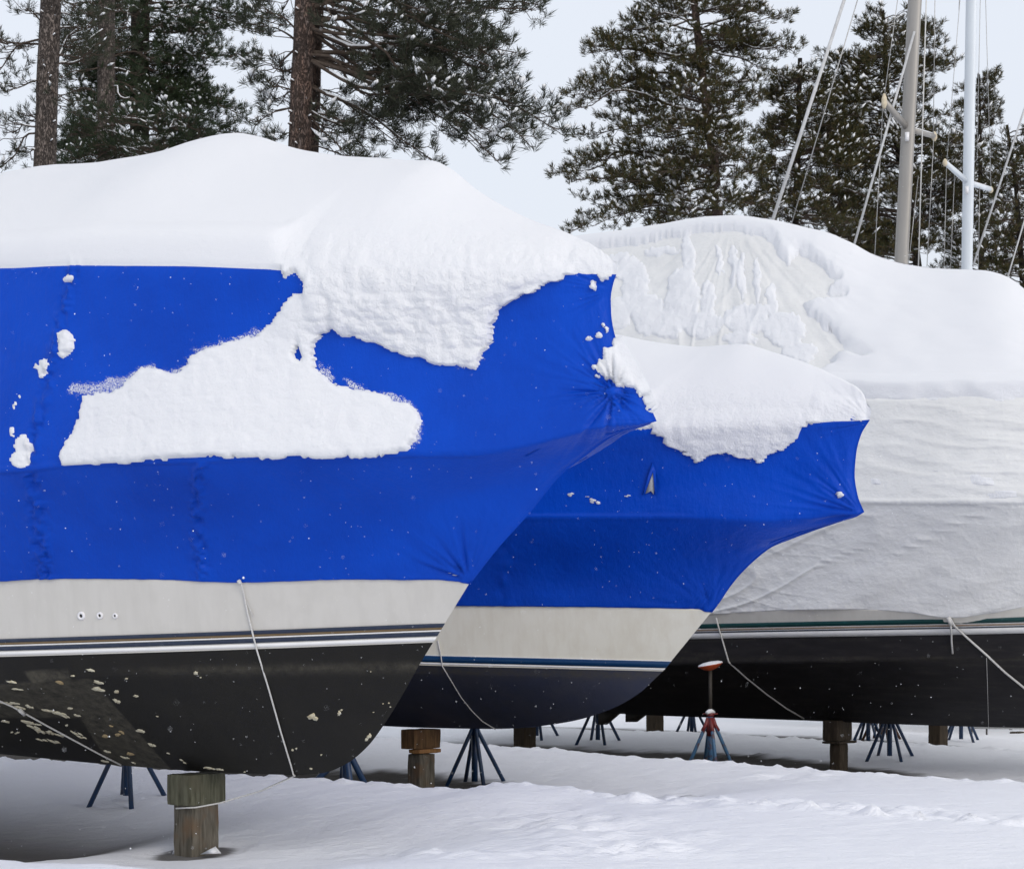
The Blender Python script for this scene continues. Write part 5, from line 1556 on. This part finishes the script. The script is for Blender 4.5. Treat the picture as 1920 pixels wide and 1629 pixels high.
# low boughs of a young tree behind the first boat
pr = env_prims(300, 235, 330, lin((130, 200), (100, 340)), lin((430, 200), (470, 340)), 26, 43, 17, -.05, .8)
tot += pine('low young pine peeking over the snow of the nearest roof', [(300, 225), (300, 330)], 43, (.05, .08), pr, 'needle_green', 'bark_dark', seed=13, snowp=.3, sub=8, dens=1.1)
# tall red pine in the middle
pr = [(-40, 760, -30, .5), (-20, 860, 25, -.3), (0, 940, 60, .4), (5, 1005, 20, .6), (42, 930, 130, -.6), (45, 905, 262, .3), (48, 985, 150, .6), (50, 820, 120, .9), (105, 860, 240, -.6), (104, 1050, 250, .5), (106, 945, 262, -.4),
      (150, 760, 285, .3), (160, 640, 180, .8), (155, 810, 300, -.2), (208, 700, 300, .2), (212, 760, 230, .9), (215, 660, 300, -.5), (275, 660, 296, .1), (180, 630, 225, -.6), (230, 640, 250, .6),
      (60, 640, 110, 1.2), (90, 690, 120, 1.6), (20, 700, 50, 1.6), (0, 640, 60, -1.3), (70, 480, 20, .6), (90, 470, 55, 1.0), (75, 505, 180, .9), (170, 500, 160, .6), (200, 480, 235, .2), (252, 512, 265, -.2),
      (150, 520, 200, 1), (120, 505, 120, 1.4), (-30, 1010, 10, 1.2), (-35, 930, 90, 1.6), (0, 880, 170, 1.5), (60, 960, 210, 1.4), (100, 900, 285, 1.2), (110, 1000, 280, -.8), (95, 940, 310, 0), (100, 1030, 220, .9), (-40, 520, 40, .8),
      (20, 970, 100, -1.0), (50, 900, 180, -1.1), (-50, 900, -20, .3), (-40, 820, 40, -.8), (60, 830, 200, .7), (20, 800, 90, 1.6)]
tot += pine('tall pine with long drooping snowy boughs behind the nearest roof', [(575, -60), (573, 0), (566, 150), (561, 300)], 38, (.185, .215), pr, 'needle_grey', 'bark_red', seed=4, snowp=.5, sub=4.4, nneedle=24, tuftlen=.19, snow_s=1.35, dens=.9, width=.013)
tot += pine('second trunk close beside the tall middle pine', [(592, -60), (590, 0), (583, 150), (577, 300)], 38.8, (.17, .19), [(0, 640, 40, 1.0), (100, 650, 140, 1.3), (180, 640, 240, 1.), (240, 630, 290, .9)], 'needle_grey', 'bark_red', seed=44, snowp=.4, sub=5)
# right hand pine
L5 = lin((1215, -40), (1200, 30), (1170, 55), (1105, 90), (1215, 130), (1080, 172), (1070, 190), (1180, 222), (1075, 250), (1170, 290), (1040, 325), (1190, 355), (1160, 380), (1090, 425)); R5 = lin((1380, -40), (1475, 25), (1400, 60), (1495, 95), (1380, 130), (1440, 170), (1470, 200), (1480, 300), (1500, 430))
pr = env_prims(1322, -50, 420, L5, R5, 104, 56, 21, .0, .9, .35)
pr += [(110, 1108, 92, 0), (60, 1120, 80, .5), (195, 1064, 182, 0), (215, 1068, 200, -.6), (245, 1090, 250, .5), (290, 1038, 325, 0), (300, 1060, 318, .8), (330, 1150, 365, -.5), (350, 1075, 432, .3), (370, 1110, 425, -.4), (80, 1490, 100, 0), (60, 1480, 35, .4), (90, 1440, 130, 0), (120, 1100, 100, -.5), (30, 1215, 15, 0),
       (150, 1085, 175, .6), (310, 1075, 340, -.5), (40, 1150, 70, -.4)]
tot += pine('broad pine with boughs reaching left above the white wrapped cruiser', [(1298, -60), (1303, 20), (1322, 180), (1338, 300), (1347, 420)], 56, (.09, .20), pr, 'needle_olive', 'bark_red', seed=5, snowp=.5, sub=6, nneedle=16, tuftlen=.17, width=.018, snow_s=1.4)
L6 = lin((1450, 110), (1420, 200), (1400, 300), (1380, 430)); R6 = lin((1540, 110), (1610, 220), (1640, 300), (1660, 480))
pr = env_prims(1500, 125, 450, L6, R6, 92, 58, 22, -.05, .9)
tot += pine('smaller pine with a dark trunk between the broad pine and the grey mast', [(1500, 110), (1496, 300), (1490, 440)], 58, (.06, .15), pr, 'needle_olive', 'bark_dark', seed=6, snowp=.45, sub=7, nneedle=16, tuftlen=.17, width=.018, snow_s=1.3)
L7 = lin((1640, 30), (1610, 60), (1620, 110), (1530, 115), (1540, 180), (1490, 200), (1490, 480)); R7 = lin((1665, 30), (1760, 60), (1790, 100), (1800, 180), (1800, 250), (1860, 300), (1840, 500))
pr = env_prims(1660, 40, 500, L7, R7, 150, 60, 23, -.08, .8)
pr += [(90, 1622, 60, 0), (60, 1650, 28, 0), (150, 1545, 105, 0), (220, 1525, 130, 0), (130, 1755, 55, 0), (160, 1790, 120, 0), (60, 1700, 60, 0), (180, 1490, 160, 0)]
tot += pine('tall bushy pine rising behind the grey mast', [(1655, 20), (1665, 200), (1700, 350), (1722, 510)], 60, (.05, .19), pr, 'needle_olive', 'bark_dark', seed=7, snowp=.5, sub=6.5, nneedle=16, tuftlen=.17, width=.018, snow_s=1.4)
L8 = lin((1850, 130), (1810, 180), (1780, 300), (1750, 500)); R8 = lin((1866, 130), (1875, 200), (1850, 260), (1900, 320), (1960, 400), (1960, 520))
pr = env_prims(1835, 150, 520, L8, R8, 84, 62, 24, -.05, .8)
pr += [(220, 1866, 140, 0), (260, 1872, 210, 0), (200, 1850, 150, 0)]
tot += pine('pine filling the gap just behind the white mast', [(1835, 140), (1838, 300), (1840, 520)], 62, (.04, .16), pr, 'needle_olive', 'bark_dark', seed=8, snowp=.45, sub=6.5, nneedle=16, tuftlen=.17, width=.018, snow_s=1.3)
L9 = lin((1870, 240), (1850, 300), (1830, 520)); R9 = lin((1900, 240), (1960, 330), (2010, 540))
pr = env_prims(1915, 255, 560, L9, R9, 84, 57, 25, -.05, .8)
tot += pine('lower pine cut off by the right edge of the view', [(1888, 235), (1905, 350), (1920, 560)], 57, (.04, .15), pr, 'needle_olive', 'bark_dark', seed=9, snowp=.45, sub=6.5, nneedle=16, tuftlen=.17, width=.018, snow_s=1.3)
print('tufts', tot)

# ------------------------------------------------------------------ falling snow
nF = 7000
rg = np.random.default_rng(5)
d = 2.2 + (21 - 2.2) * rg.random(nF) ** .62
X = rg.uniform(-.30, .30, nF) * d; Z = H + rg.uniform(-.13, .34, nF) * d
ok = Z > .25
d, X, Z = d[ok], X[ok], Z[ok]
# none inside the boats
p = X * ST + d * CT
ok = (p < P1 - 2.3) | (rg.random(len(p)) < .35)
d, X, Z = d[ok], X[ok], Z[ok]
r = rg.lognormal(-6.75, .38, len(d)) * np.clip(d / 9, .55, 1.4)
octv = np.array([(1, 0, 0), (-1, 0, 0), (0, 1, 0), (0, -1, 0), (0, 0, 1), (0, 0, -1)])
octt = np.array([(0, 2, 4), (2, 1, 4), (1, 3, 4), (3, 0, 4), (2, 0, 5), (1, 2, 5), (3, 1, 5), (0, 3, 5)])
V = np.stack([X, d, Z], -1)[:, None] + octv[None] * r[:, None, None]
t = (np.arange(len(d)) * 6)[:, None, None] + octt[None]
o = mesh_np('falling_snow', V.reshape(-1, 3), None, t.reshape(-1, 3), M['snow_tree'])
tag(o, 'snowflakes drifting through the air in front of the boats', kind='stuff')
